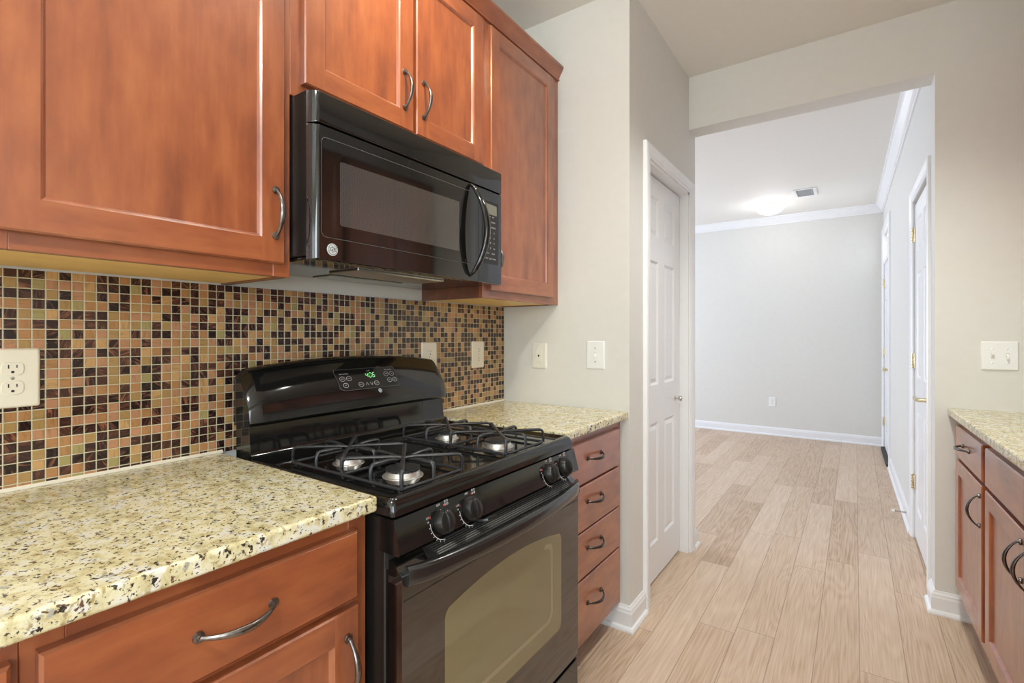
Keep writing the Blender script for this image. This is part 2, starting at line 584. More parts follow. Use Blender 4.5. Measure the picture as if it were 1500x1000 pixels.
def struct(name, b, mat, parent=None, smooth=0):
    o = b.build(name, mat, parent, smooth)
    if parent is None:
        o['kind'] = 'structure'
    return o


def text_mesh(b, body, fn, size, mi=0, align='CENTER'):
    """add lettering to builder b: glyphs laid out in (u, v), placed by fn(u, v)"""
    cu = bpy.data.curves.new('lettering', 'FONT')
    cu.body = body
    cu.size = size
    cu.align_x = align
    cu.align_y = 'CENTER'
    cu.resolution_u = 2
    to = bpy.data.objects.new('lettering', cu)
    COL.objects.link(to)
    dg = bpy.context.evaluated_depsgraph_get()
    me = bpy.data.meshes.new_from_object(to.evaluated_get(dg))
    vs = [b.bm.verts.new(fn(v.co.x, v.co.y)) for v in me.vertices]
    for p in me.polygons:
        try:
            f = b.bm.faces.new([vs[i] for i in p.vertices])
            f.material_index = mi
        except ValueError:
            pass
    bpy.data.objects.remove(to)
    bpy.data.curves.remove(cu)
    bpy.data.meshes.remove(me)


# faces of the furniture: (u along the run, v up, w out of the face)
def face_left(X):
    return lambda u, v, w: (X + w, u, v)


def face_right(X):
    return lambda u, v, w: (X - w, u, v)


def face_front(Y):           # looking towards +Y, face towards the camera (-Y)
    return lambda u, v, w: (u, Y - w, v)


def leaf(b, P, us, vs, panels, T, prof, matf, mi_panel=0, e=0.003):
    """panelled leaf: grid of rails and stiles with moulded panels, closed back"""
    nu, nv = len(us), len(vs)

    def uv(i, j):
        u, v = us[i], vs[j]
        if i == 0: u += e
        if i == nu - 1: u -= e
        if j == 0: v += e
        if j == nv - 1: v -= e
        return u, v
    for i in range(nu - 1):
        for j in range(nv - 1):
            c = [uv(i, j), uv(i + 1, j), uv(i + 1, j + 1), uv(i, j + 1)]
            if (i, j) not in panels:
                b.face([P(u, v, 0) for u, v in c], matf(i, j))
            else:
                u0, v0, u1, v1 = c[0][0], c[0][1], c[2][0], c[2][1]
                prev = [(u0, v0, 0), (u1, v0, 0), (u1, v1, 0), (u0, v1, 0)]
                for ins, d in prof:
                    cur = [(u0 + ins, v0 + ins, d), (u1 - ins, v0 + ins, d), (u1 - ins, v1 - ins, d), (u0 + ins, v1 - ins, d)]
                    for k in range(4):
                        b.face([P(*prev[k]), P(*prev[(k + 1) % 4]), P(*cur[(k + 1) % 4]), P(*cur[k])], mi_panel)
                    prev = cur
                b.face([P(*q) for q in prev], mi_panel)
    # outer bevel, sides and back
    U0, U1, V0, V1 = us[0], us[-1], vs[0], vs[-1]
    back = [(U0, V0), (U1, V0), (U1, V1), (U0, V1)]

    def side(seq_front, a, c):
        fr = [P(u, v, 0) for u, v in seq_front]
        b.face(fr + [P(c[0], c[1], -e), P(a[0], a[1], -e)], 0)
        b.face([P(a[0], a[1], -e), P(c[0], c[1], -e), P(c[0], c[1], -T), P(a[0], a[1], -T)], 0)
    side([uv(i, 0) for i in range(nu)], back[0], back[1])
    side([uv(nu - 1, j) for j in range(nv)], back[1], back[2])
    side([uv(i, nv - 1) for i in range(nu - 1, -1, -1)], back[2], back[3])
    side([uv(0, j) for j in range(nv - 1, -1, -1)], back[3], back[0])
    b.face([P(u, v, -T) for u, v in back[::-1]], 0)
    return b


SHAKER = [(0.004, -0.003), (0.008, -0.0085)]


def cab_door(P, u0, u1, v0, v1, parent, st=0.055, mats=None):
    b = B()
    leaf(b, P, [u0, u0 + st, u1 - st, u1], [v0, v0 + st, v1 - st, v1], {(1, 1)}, 0.0195, SHAKER,
         lambda i, j: 1 if (i == 1) else 0, 0)
    return b.build('door', mats or [WV, WH], parent, smooth=0)


def drawer_front(P, u0, u1, v0, v1, parent, name='drawer', mats=None):
    b = B()
    leaf(b, P, [u0, u1], [v0, v1], set(), 0.0195, [], lambda i, j: 0, 0, e=0.004)
    return b.build(name, mats or [WH], parent, smooth=0)


def pull(P, u, v, parent, L=0.125, vertical=True, mat=None, bow=0.028, sag=0.0):
    """arched cabinet pull with flattened, screwed eyelets at both ends"""
    b = B()
    pts, rad = [], []
    n = 18
    for i in range(n + 1):
        t = i / n
        s = (t - 0.5) * (L - 0.016)
        w = 0.004 + bow * (math.sin(PI * t) ** 0.75 if 0 < t < 1 else 0)
        d = -sag * math.sin(PI * t)
        pts.append(P(u + d, v + s, w) if vertical else P(u + s, v + d, w))
        rad.append(0.0036 + 0.0030 * math.sin(PI * t) ** 2)
    upv = Vector(P(0, 0, 1)) - Vector(P(0, 0, 0))
    b.tube(pts, rad, 10, up=upv, flat=0.75)
    for sgn in (-1, 1):
        s = sgn * (L / 2 - 0.010)
        c = P(u, v + s, 0) if vertical else P(u + s, v, 0)
        ex = Vector(P(1, 0, 0)) - Vector(P(0, 0, 0))
        ey = Vector(P(0, 1, 0)) - Vector(P(0, 0, 0))
        b.lathe([(0.0075, 0.0), (0.0088, 0.0015), (0.0082, 0.0048), (0.0045, 0.0058), (0.0038, 0.0085), (0.001, 0.0092)], c, (ex, ey, upv), 14)
    return b.build('handle', mat or PULL, parent, smooth=50)


# ------------------------------------------------------------------ room shell
YE = 1.9885          # stub wall closing the counter run
XP = 0.652           # pantry wall face
YH0, YH1 = 2.891, 3.022   # header wall
OPX0, OPX1, OPZ = XP, 1.720, 2.402
CEIL = 2.698
YF = 6.90
XR0, YR0, RZH = 1.735, 3.022, 0.0129    # hall right wall, turned slightly
RZR = 0.018                              # right counter run, turned slightly
XRW = 2.43                               # kitchen right wall face at the header

struct('floor', B().box(-3.1, 2.8, -3.4, 7.1, -0.08, 0.0), FLOOR)
struct('ceiling', B().box(-3.1, 2.8, -3.4, 7.1, CEIL, CEIL + 0.08), CEILM)
struct('wall_left', B().box(-0.1, 0.0, -3.4, YE + 0.1, 0, CEIL), PAINT)
struct('wall_stub', B().box(0.0, XP - 0.1, YE, YE + 0.1, 0, CEIL), PAINT)
b = B()
PO0, PO1, POZ = 2.213, 2.893, 2.044
b.box(XP - 0.1, XP, YE, PO0, 0, CEIL)
b.box(XP - 0.1, XP, PO1, YH1, 0, CEIL)
b.box(XP - 0.1, XP, PO0, PO1, POZ, CEIL)
struct('wall_pantry', b, PAINT)
b = B()
b.box(OPX0, OPX1, YH0, YH1, OPZ, CEIL)
b.box(OPX1, 2.6, YH0, YH1, 0, CEIL)
struct('wall_header', b, PAINT)
struct('wall_far', B().box(-3.1, 1.76, YF, YF + 0.1, 0, CEIL), PAINT)
b = B()
b.box(-3.1, -3.0, YH1 + 0.1, 4.0, 0, CEIL)
b.box(-3.1, -3.0, 6.0, YF, 0, CEIL)
b.box(-3.1, -3.0, 4.0, 6.0, 0, 0.4)
b.box(-3.1, -3.0, 4.0, 6.0, 2.4, CEIL)
struct('wall_hall_left', b, PAINT)
struct('wall_hall_near', B().box(-3.1, XP - 0.1, YH1 - 0.0, YH1 + 0.1, 0, CEIL), PAINT)
b = B()
b.box(-0.1, 0.15, -3.5, -3.4, 0, CEIL)
b.box(2.25, 2.8, -3.5, -3.4, 0, CEIL)
b.box(0.15, 2.25, -3.5, -3.4, 0, 0.55)
b.box(0.15, 2.25, -3.5, -3.4, 2.35, CEIL)
struct('wall_rear', b, PAINT)


def turned(name, kind, loc, rz, mat, b):
    """a structure piece drawn square and turned about loc"""
    bmesh.ops.translate(b.bm, verts=b.bm.verts, vec=-Vector(loc))
    o = b.build(name, mat, None, 0)
    o.location = loc
    o.rotation_euler = (0, 0, rz)
    if kind:
        o['kind'] = kind
    return o


b = B()
b.box(XRW, XRW + 0.1, -3.45, -2.6, 0, CEIL)
b.box(XRW, XRW + 0.1, -0.6, YH0, 0, CEIL)
b.box(XRW, XRW + 0.1, -2.6, -0.6, 0, 0.9)
b.box(XRW, XRW + 0.1, -2.6, -0.6, 2.2, CEIL)
turned('wall_right', 'structure', (XRW, YH0, 0), RZR, PAINT, b)

# hall right wall with two door openings
HL = (XR0, YR0, 0)
D1a, D1b, D1z = 3.19, 3.89, 2.045
D2a, D2b, D2z = 5.84, 6.75, 2.33
b = B()
b.box(XR0, XR0 + 0.1, YR0, D1a, 0, CEIL)
b.box(XR0, XR0 + 0.1, D1a, D1b, D1z, CEIL)
b.box(XR0, XR0 + 0.1, D1b, D2a, 0, CEIL)
b.box(XR0, XR0 + 0.1, D2a, D2b, D2z, CEIL)
b.box(XR0, XR0 + 0.1, D2b, YF + 0.02, 0, CEIL)
turned('wall_hall_right', 'structure', HL, RZH, PAINT, b)

# baseboards: profile (out from wall, height)
BASE = [(0, 0), (0.026, 0), (0.026, 0.008), (0.022, 0.016), (0.014, 0.020), (0.014, 0.072), (0.011, 0.080), (0.011, 0.086), (0.006, 0.094), (0.004, 0.101), (0, 0.101)]


def base_run(b, fn, s0, s1):
    b.prism(BASE, s0, s1, fn)


def mitred(b, path, prof=BASE):
    """sweep a wall profile along plan points; the room lies on the left of the path"""
    n = len(path)
    rings = []
    for i, (x, y) in enumerate(path):
        def nrm(p, q):
            d = Vector((q[0] - p[0], q[1] - p[1]))
            d.normalize()
            return Vector((-d.y, d.x))
        n0 = nrm(path[i - 1], path[i]) if i > 0 else None
        n1 = nrm(path[i], path[i + 1]) if i < n - 1 else None
        if n0 is None: mm = n1
        elif n1 is None: mm = n0
        else:
            mm = (n0 + n1)
            mm = mm / max(1e-6, mm.dot(n0))
        rings.append([(x + mm.x * a, y + mm.y * a, z) for a, z in prof])
    b.loft(rings)


b = B()
mitred(b, [(XP, PO0 - 0.062), (XP, YE), (0.532, YE)])
struct('baseboard_stub', b, TRIM)
b = B()
mitred(b, [(XP - 0.1, YH1), (XP, YH1), (XP, PO1 + 0.062)])
struct('baseboard_pantry', b, TRIM)
b = B()
mitred(b, [(1.86, YH0), (OPX1, YH0), (OPX1, YH1)])
struct('baseboard_header', b, TRIM)
b = B()
mitred(b, [(1.68, YF), (-3.0, YF), (-3.0, YH1 + 0.1), (XP - 0.1, YH1 + 0.1)])
struct('baseboard_far', b, TRIM)
b = B()
mitred(b, [(XR0, D1b + 0.062), (XR0, D2a - 0.062)])
turned('baseboard_hall_right', 'structure', HL, RZH, TRIM, b)

# hall crown moulding
CROWN = [(0, 2.606), (0.010, 2.606), (0.012, 2.616), (0.020, 2.620), (0.026, 2.634), (0.040, 2.652), (0.054, 2.668), (0.060, 2.682), (0.070, 2.686), (0.072, CEIL), (0, CEIL)]
b = B()
mitred(b, [(1.685, YF), (-3.0, YF), (-3.0, YH1 + 0.1)], CROWN)
struct('trim_1', b, TRIM)
b = B()
mitred(b, [(XR0, YR0 + 0.002), (XR0, YF - 0.001)], CROWN)
turned('trim_2', 'structure', HL, RZH, TRIM, b)

# unseen windows added for daylight, with glowing panes (behind the camera and out of sight in the hall)
b = B()
for x0, x1 in ((0.15, 0.22), (1.165, 1.235), (2.18, 2.25)):
    b.box(x0, x1, -3.46, -3.40, 0.55, 2.35)
for z0, z1 in ((0.55, 0.62), (2.28, 2.35)):
    b.box(0.15, 2.25, -3.46, -3.40, z0, z1)
w1 = struct('added_window_1', b, TRIM)
B().box(0.2, 2.2, -3.44, -3.43, 0.6, 2.3).build('pane', PANE, w1, 0)
b = B()
for y0, y1 in ((4.0, 4.07), (4.965, 5.035), (5.93, 6.0)):
    b.box(-3.06, -3.0, y0, y1, 0.4, 2.4)
for z0, z1 in ((0.4, 0.47), (2.33, 2.4)):
    b.box(-3.06, -3.0, 4.0, 6.0, z0, z1)
w2 = struct('added_window_2', b, TRIM)
B().box(-3.04, -3.03, 4.05, 5.95, 0.45, 2.35).build('pane', PANE, w2, 0)

b = B()
for y0, y1 in ((-2.6, -2.53), (-1.635, -1.565), (-0.67, -0.6)):
    b.box(XRW + 0.04, XRW + 0.1, y0, y1, 0.9, 2.2)
for z0, z1 in ((0.9, 0.97), (2.13, 2.2)):
    b.box(XRW + 0.04, XRW + 0.1, -2.6, -0.6, z0, z1)
w3 = turned('added_window_3', 'structure', (XRW, YH0, 0), RZR, TRIM, b)
ROOT[w3.name] = Vector((XRW, YH0, 0))
B().box(XRW + 0.065, XRW + 0.075, -2.55, -0.65, 0.95, 2.15).build('pane', PANE, w3, 0)

# ------------------------------------------------------------------ doors
COLON = [(0, 0), (0.0, 0.008), (0.006, 0.013), (0.014, 0.011), (0.018, 0.014), (0.040, 0.018), (0.052, 0.020), (0.060, 0.016), (0.062, 0.0)]   # (across, out)


def casing(b, P, u0, u1, ztop):
    """mitred three-sided door casing around an opening"""
    for sgn, u in ((-1, u0), (1, u1)):
        b.loft([[P(u + sgn * a, 0.0, o) for a, o in COLON], [P(u + sgn * a, ztop + a, o) for a, o in COLON]])
    b.loft([[P(u0 - a, ztop + a, o) for a, o in COLON], [P(u1 + a, ztop + a, o) for a, o in COLON]])


SIXP = [(0.010, -0.008), (0.016, -0.008), (0.034, -0.002)]


def six_panel(P, u0, u1, v0, v1, name, parent=None, T=0.034):
    w = u1 - u0
    s = 0.105 if w > 0.6 else 0.08
    mid = 0.10
    c0, c1, c2, c3 = u0 + s, u0 + w / 2 - mid / 2, u0 + w / 2 + mid / 2, u1 - s
    vs = [v0, 0.195, 0.795, 0.985, 1.605, 1.728, 1.925, v1]
    pans = {(i, j) for i in (1, 3) for j in (1, 3, 5)}
    b = B()
    leaf(b, P, [u0, c0, c1, c2, c3, u1], vs, pans, T, SIXP, lambda i, j: 0, 0, e=0.002)
    return b.build(name, TRIM, parent, 0)


# pantry door (door_1): jamb, casing, six-panel leaf, round knob
PP = face_left(XP)
d1 = six_panel(face_left(XP - 0.048), PO0 + 0.017, PO1 - 0.017, 0.012, 2.024, 'door_1')
d1['kind'] = 'structure'
b = B()
casing(b, PP, PO0, PO1, POZ)
b.build('casing', TRIM, d1, 0)
b = B()
b.box(XP - 0.1, XP, PO0, PO0 + 0.014, 0, POZ)
b.box(XP - 0.1, XP, PO1 - 0.014, PO1, 0, POZ)
b.box(XP - 0.1, XP, PO0, PO1, POZ - 0.014, POZ)
b.build('jamb', TRIM, d1, 0)
b = B()
b.lathe([(0.014, 0.0), (0.014, 0.003), (0.006, 0.006), (0.005, 0.018), (0.011, 0.022), (0.0155, 0.029), (0.013, 0.036), (0.002, 0.039)], (XP - 0.048, 2.79, 0.885), 'x', 20)
tag(b.build('knob', NICKEL, d1, 60), 'small round satin metal knob')

# hall door (door_2) hinged on its far side
PHW = face_right(XR0)
d2 = thing('door_2', 'white six panel door with brass hinges beside the opening', 'door', HL, rz=RZH, kind='structure')
six_panel(face_right(XR0 + 0.004), D1a + 0.004, D1b - 0.004, 0.012, D1z - 0.02, 'leaf', d2)
b = B()
casing(b, PHW, D1a, D1b, D1z)
b.build('casing', TRIM, d2, 0)
b = B()
b.box(XR0 + 0.0405, XR0 + 0.1, D1a, D1a + 0.014, 0, D1z)
b.box(XR0 + 0.0405, XR0 + 0.1, D1b - 0.014, D1b, 0, D1z)
b.box(XR0 + 0.0405, XR0 + 0.1, D1a, D1b, D1z - 0.014, D1z)
b.build('jamb', TRIM, d2, 0)


def hinge(y, z, parent):
    b = B()
    b.box(XR0 - 0.0035, XR0 + 0.003, y - 0.026, y + 0.022, z - 0.046, z + 0.046, 0.001, 1)
    for k in range(5):
        b.lathe([(0.0055, -0.0085), (0.0065, -0.007), (0.0065, 0.007), (0.0055, 0.0085)], (XR0 - 0.008, y, z - 0.036 + k * 0.018), 'z', 12)
    for dz in (-0.03, 0.0, 0.03):
        b.lathe([(0.004, 0.0), (0.003, 0.002)], (XR0 - 0.0035, y - 0.015, z + dz), (Vector((0, 1, 0)), Vector((0, 0, 1)), Vector((-1, 0, 0))), 10)
    return b.build('hinge', BRASS, parent, 40)


for z in (1.845, 1.08, 0.345):
    hinge(D1b - 0.002, z, d2)
b = B()
MX = (Vector((0, 1, 0)), Vector((0, 0, 1)), Vector((-1, 0, 0)))
b.lathe([(0.032, 0.0), (0.032, 0.004), (0.024, 0.010), (0.011, 0.012), (0.010, 0.050), (0.002, 0.052)], (XR0 + 0.003, D1a + 0.065, 0.905), MX, 20)
b.tube([(XR0 - 0.044, D1a + 0.055, 0.905), (XR0 - 0.047, D1a + 0.09, 0.907), (XR0 - 0.047, D1a + 0.13, 0.903), (XR0 - 0.045, D1a + 0.175, 0.905), (XR0 - 0.038, D1a + 0.185, 0.905)], [0.010, 0.010, 0.008, 0.009, 0.006], 10)
tag(b.build('lever_handle', BRASS, d2, 50), 'brass lever handle on round rose')

# front door (door_3) with a transom light above
d3 = thing('door_3', 'white entry door with a bright transom at the far end of the hall', 'door', HL, rz=RZH, kind='structure')
b = B()
casing(b, PHW, D2a, D2b, D2z)
b.build('casing', TRIM, d3, 0)
six_panel(face_right(XR0 + 0.004), D2a + 0.004, D2b - 0.004, 0.03, 2.0, 'leaf', d3)
b = B()
b.box(XR0 + 0.0, XR0 + 0.1, D2a, D2b, 2.005, 2.05)
b.box(XR0 + 0.04, XR0 + 0.1, D2a, D2a + 0.02, 0, D2z)
b.box(XR0 + 0.04, XR0 + 0.1, D2b - 0.02, D2b, 0, D2z)
b.box(XR0 + 0.02, XR0 + 0.1, D2a, D2b, D2z - 0.02, D2z)
b.build('frame', TRIM, d3, 0)
tag(B().box(XR0 + 0.05, XR0 + 0.056, D2a + 0.02, D2b - 0.02, 2.05, D2z - 0.02).build('transom_pane', PANE, d3, 0), 'bright transom glass')
tag(B().box(XR0 - 0.03, XR0 + 0.1, D2a, D2b, 0.0, 0.026, 0.003).build('threshold', RUBBER, d3, 0), 'dark threshold')
for z in (1.80, 1.06, 0.30):
    hinge(D2b - 0.002, z, d3)
b = B()
b.lathe([(0.030, 0.0), (0.030, 0.004), (0.011, 0.012), (0.010, 0.030), (0.024, 0.040), (0.026, 0.052), (0.002, 0.060)], (XR0 + 0.003, D2a + 0.07, 0.91), MX, 18)
b.build('knob', BRASS, d3, 50)

# spring door stop screwed to the hall baseboard
ds = thing('door_stop', 'small spring door stop sticking out of the right hall baseboard', 'door stop', (1.705, 4.2, 0.06), rz=RZH)
b = B()
hx = XR0 - 0.0129 * (4.2 - YR0)
pts = []
for i in range(90):
    t = i / 89
    a = t * 2 * PI * 11
    pts.append((hx - 0.018 - t * 0.058, 4.2 + 0.0055 * math.cos(a), 0.06 + 0.0055 * math.sin(a)))
b.tube(pts, 0.0013, 5)
b.lathe([(0.009, 0.013), (0.008, 0.020), (0.004, 0.022)], (hx, 4.2, 0.06), MX, 12)
b.build('spring', NICKEL, ds, 60)
B().lathe([(0.0075, 0.074), (0.0085, 0.078), (0.008, 0.088), (0.002, 0.090)], (hx, 4.2, 0.06), MX, 12).build('tip', WHITEP, ds, 50)

# ------------------------------------------------------------------ backsplash
bs = tag(B().box(0.0004, 0.006, -0.35, YE - 0.0005, 0.9145, 1.3705).build('tile_backsplash', TILE, None, 0),
         'brown and copper glass mosaic tile backsplash behind the black range', 'backsplash')
b = B()
b.prism([(0.006, 0.9142), (0.012, 0.9142), (0.006, 0.921)], -0.35, 0.663)
b.build('caulk_bead', CAULK, bs, 0)
b = B()
b.prism([(0.006, 0.9142), (0.012, 0.9142), (0.006, 0.921)], 1.435, YE - 0.001)
b.build('caulk_bead', CAULK, bs, 0)

# ------------------------------------------------------------------ upper cabinets
XF, XD = 0.309, 0.329
UB, UT = 1.372, 2.410


def upper(name, label, y0, y1, z0, z1, doors, hand):
    t = thing(name, label, 'cabinet', (0.0, y0, z0), 'upper cabinets on the left wall')
    b = B()
    b.box(0.001, XF - 0.019, y0, y0 + 0.016, z0, z1)
    b.box(0.001, XF - 0.019, y1 - 0.016, y1, z0, z1)
    b.box(0.001, 0.008, y0 + 0.016, y1 - 0.016, z0 + 0.02, z1)
    b.box(0.001, XF - 0.019, y0 + 0.016, y1 - 0.016, z1 - 0.016, z1)
    b.build('carcass', WDARK, t, 0)
    tag(B().box(0.001, XF - 0.019, y0 + 0.016, y1 - 0.016, z0 + 0.004, z0 + 0.020).build('bottom_panel', MAPLE, t, 0), 'pale maple underside')
    b = B()
    sw = 0.042
    b.box(XF - 0.019, XF, y0, y0 + sw, z0, z1, 0.001, 1)
    b.box(XF - 0.019, XF, y1 - sw, y1, z0, z1, 0.001, 1)
    b.box(XF - 0.019, XF, y0 + sw, y1 - sw, z0, z0 + sw, 0.001, 1, 1)
    b.box(XF - 0.019, XF, y0 + sw, y1 - sw, z1 - sw, z1, 0.001, 1, 1)
    if len(doors) > 1:
        m = (doors[0][1] + doors[1][0]) / 2
        b.box(XF - 0.019, XF, m - sw / 2, m + sw / 2, z0 + sw, z1 - sw, 0.001, 1)
    b.build('face_frame', [WV, WH], t, 0)
    P = face_left(XD)
    for (u0, u1, v0, v1), (hu, hv) in zip(doors, hand):
        d = cab_door(P, u0, u1, v0, v1, t)
        pull(P, hu, hv, d)
    return t


upper('upper_cabinet', 'large single door cherry wall cabinet left of the black microwave', 0.150, 0.6765, UB, UT,
      [(0.172, 0.653, 1.401, 2.378)], [(0.629, 1.516)])
upper('upper_cabinet', 'short two door cherry wall cabinet directly above the microwave', 0.677, 1.4275, 1.815, UT,
      [(0.704, 1.0665, 1.848, 2.378), (1.079, 1.412, 1.848, 2.378)], [(1.029, 1.964), (1.108, 1.963)])
upper('upper_cabinet', 'tall narrow cherry wall cabinet right of the microwave against the wall', 1.428, YE - 0.001, UB, UT,
      [(1.456, 1.920, 1.401, 2.378)], [(1.484, 1.516)])
upper('upper_cabinet', 'cherry wall cabinet at the left end of the row, outside the picture', -0.35, 0.1495, UB, UT,
      [(-0.327, 0.158 - 0.012, 1.401, 2.378)], [(-0.303, 1.516)])
b = B()
b.prism([(0.295, 2.4112), (0.3097, 2.4112), (0.3097, 2.396), (0.317, 2.396), (0.3185, 2.402), (0.3145, 2.405), (0.318, 2.412), (0.326, 2.426), (0.335, 2.440), (0.337, 2.444), (0.339, 2.446), (0.339, 2.456), (0.295, 2.456)], -0.35, YE - 0.001)
tag(b.build('crown_moulding', WH, None, 0), 'dark cherry crown moulding along the top of the wall cabinets', 'moulding')

# ------------------------------------------------------------------ base cabinets, left run
CT0, CT1 = 0.882, 0.914


def base_left(name, label, y0, y1, fronts):
    t = thing(name, label, 'cabinet', (0.0, y0, 0.0), 'base cabinets on the left wall')
    b = B()
    b.box(0.002, 0.591, y0, y1, 0.105, CT0 - 0.001)
    b.build('carcass', WDARK, t, 0)
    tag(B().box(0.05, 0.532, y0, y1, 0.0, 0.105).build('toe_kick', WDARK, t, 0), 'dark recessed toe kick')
    b = B()
    sw = 0.042
    b.box(0.591, 0.61, y0, y0 + sw, 0.105, CT0 - 0.001, 0.001, 1)
    b.box(0.591, 0.61, y1 - sw, y1, 0.105, CT0 - 0.001, 0.001, 1)
    zs = [0.105] + [(a + c) / 2 for a, c in fronts] + [CT0 - 0.001]
    b.box(0.591, 0.61, y0 + sw, y1 - sw, 0.105, 0.165, 0.001, 1, 1)
    b.box(0.591, 0.61, y0 + sw, y1 - sw, 0.842, CT0 - 0.001, 0.001, 1, 1)
    for a, c in fronts:
        m = (a + c) / 2
        b.box(0.591, 0.61, y0 + sw, y1 - sw, m - 0.019, m + 0.019, 0.001, 1, 1)
    b.build('face_frame', [WV, WH], t, 0)
    return t


PB = face_left(0.630)
t = base_left('base_cabinet', 'cherry base cabinet at the left end of the run, outside the picture', -0.345, 0.1495, [(0.708, 0.720)])
d = drawer_front(PB, -0.322, 0.140, 0.720, 0.852, t)
pull(PB, -0.09, 0.787, d, 0.135, False, PULL, 0.028, 0.004)
d = cab_door(PB, -0.322, 0.140, 0.155, 0.706, t)
pull(PB, -0.295, 0.600, d, 0.125, True, PULL)
t = base_left('base_cabinet', 'cherry base cabinet with one drawer over a door, left of the range', 0.150, 0.659, [(0.708, 0.720)])
d = drawer_front(PB, 0.164, 0.627, 0.720, 0.852, t)
pull(PB, 0.395, 0.787, d, 0.135, False, PULL, 0.028, 0.004)
d = cab_door(PB, 0.164, 0.628, 0.155, 0.706, t)
pull(PB, 0.601, 0.600, d, 0.125, True, PULL)
t = base_left('base_cabinet', 'narrow cherry base cabinet with four stacked drawers, right of the range', 1.436, YE - 0.001, [(0.692, 0.700), (0.527, 0.532), (0.357, 0.364)])
for z0, z1, hz in ((0.700, 0.852, 0.787), (0.532, 0.692, 0.630), (0.364, 0.527, 0.462), (0.155, 0.357, 0.262)):
    d = drawer_front(PB, 1.460, 1.940, z0, z1, t)
    pull(PB, 1.695, hz, d, 0.135, False, PULLD, 0.028, 0.004)


def slab(name, label, x0, x1, y0, y1, group=None):
    b = B()
    b.box(x0, x1, y0, y1, CT0, CT1, 0.007, 3)
    return tag(b.build(name, GRANITE, None, 40), label, 'countertop', group)


slab('granite_countertop', 'speckled cream granite countertop left of the range, wide foreground slab', 0.0065, 0.648, -0.35, 0.660)
slab('granite_countertop', 'short cream granite countertop between the range and the switch wall', 0.0065, 0.648, 1.436, YE - 0.001)

# ------------------------------------------------------------------ range
RY0, RY1 = 0.6685, 1.4305
RC = (RY0 + RY1) / 2
rg = thing('gas_range', 'black freestanding four burner gas range between the granite counters', 'range', (0.35, RC, 0.0))
b = B()
b.box(0.045, 0.655, RY0 + 0.002, RY1 - 0.002, 0.03, 0.868, 0.003, 1)
for x in (0.12, 0.60):
    for y in (RY0 + 0.06, RY1 - 0.06):
        b.lathe([(0.018, 0.0), (0.018, 0.012), (0.012, 0.014), (0.012, 0.035)], (x, y, 0), 'z', 12)
tag(b.build('body', BLACKS, rg, 30), 'black side panels')
# cooktop: raised rim around a recessed deck
b = B()
x0, x1, y0, y1 = 0.118, 0.682, RY0, RY1


def rrect(xa, xb, ya, yb, r, z, n=5):
    pts = []
    for cx, cy, a0 in ((xb - r, yb - r, 0), (xa + r, yb - r, 90), (xa + r, ya + r, 180), (xb - r, ya + r, 270)):
        for k in range(n + 1):
            a = math.radians(a0 + 90 * k / n)
            pts.append((cx + r * math.cos(a), cy + r * math.sin(a), z))
    return pts


rings = [rrect(x0, x1, y0, y1, 0.012, 0.873), rrect(x0, x1 - 0.001, y0, y1, 0.012, 0.890), rrect(x0 + 0.002, x1 - 0.008, y0 + 0.002, y1 - 0.002, 0.014, 0.903),
         rrect(x0 + 0.006, x1 - 0.014, y0 + 0.007, y1 - 0.007, 0.014, 0.9085), rrect(x0 + 0.012, x1 - 0.022, y0 + 0.014, y1 - 0.014, 0.014, 0.9085),
         rrect(x0 + 0.020, x1 - 0.032, y0 + 0.024, y1 - 0.024, 0.018, 0.9015), rrect(x0 + 0.032, x1 - 0.044, y0 + 0.036, y1 - 0.036, 0.018, 0.899)]
b.loft(rings)
tag(b.build('cooktop', BLACK, rg, 50), 'glossy black cooktop')
# burners
for bx, by, r in ((0.540, 0.826, 0.040), (0.335, 0.826, 0.032), (0.540, 1.209, 0.040), (0.335, 1.209, 0.030)):
    b = B()
    b.lathe([(r + 0.009, 0.8985), (r + 0.008, 0.9005), (r + 0.003, 0.9015), (r - 0.001, 0.9115), (r - 0.004, 0.9120)], (bx, by, 0), 'z', 32)
    for k in range(24):
        a = 2 * PI * k / 24
        b.box(bx + (r - 0.004) * math.cos(a) - 0.0012, bx + (r - 0.004) * math.cos(a) + 0.0012, by + (r - 0.004) * math.sin(a) - 0.0012, by + (r - 0.004) * math.sin(a) + 0.0012, 0.910, 0.9150)
    bo = b.build('burner', ALU, rg, 40)
    b = B()
    b.lathe([(r - 0.004, 0.9140), (r + 0.001, 0.9150), (r + 0.001, 0.9180), (r - 0.004, 0.9200), (0.004, 0.9205)], (bx, by, 0), 'z', 32)
    tag(b.build('burner_cap', IRON, bo, 40), 'dark round burner cap')
# front control panel (leaning face)
b = B()
b.prism([(0.640, 0.868), (0.682, 0.868), (0.700, 0.803), (0.694, 0.799), (0.640, 0.799)], RY0 + 0.001, RY1 - 0.001)
cp = b.build('control_panel', BLACK, rg, 0)
CPN = Vector((0.065, 0, 0.018)).normalized()
CPU = Vector((-0.018, 0, 0.065)).normalized()
CP0 = Vector((0.691, 0.0, 0.8355))


def PCP(u, v, w):
    p = CP0 + CPU * v + CPN * w
    return (p.x, u, p.z)


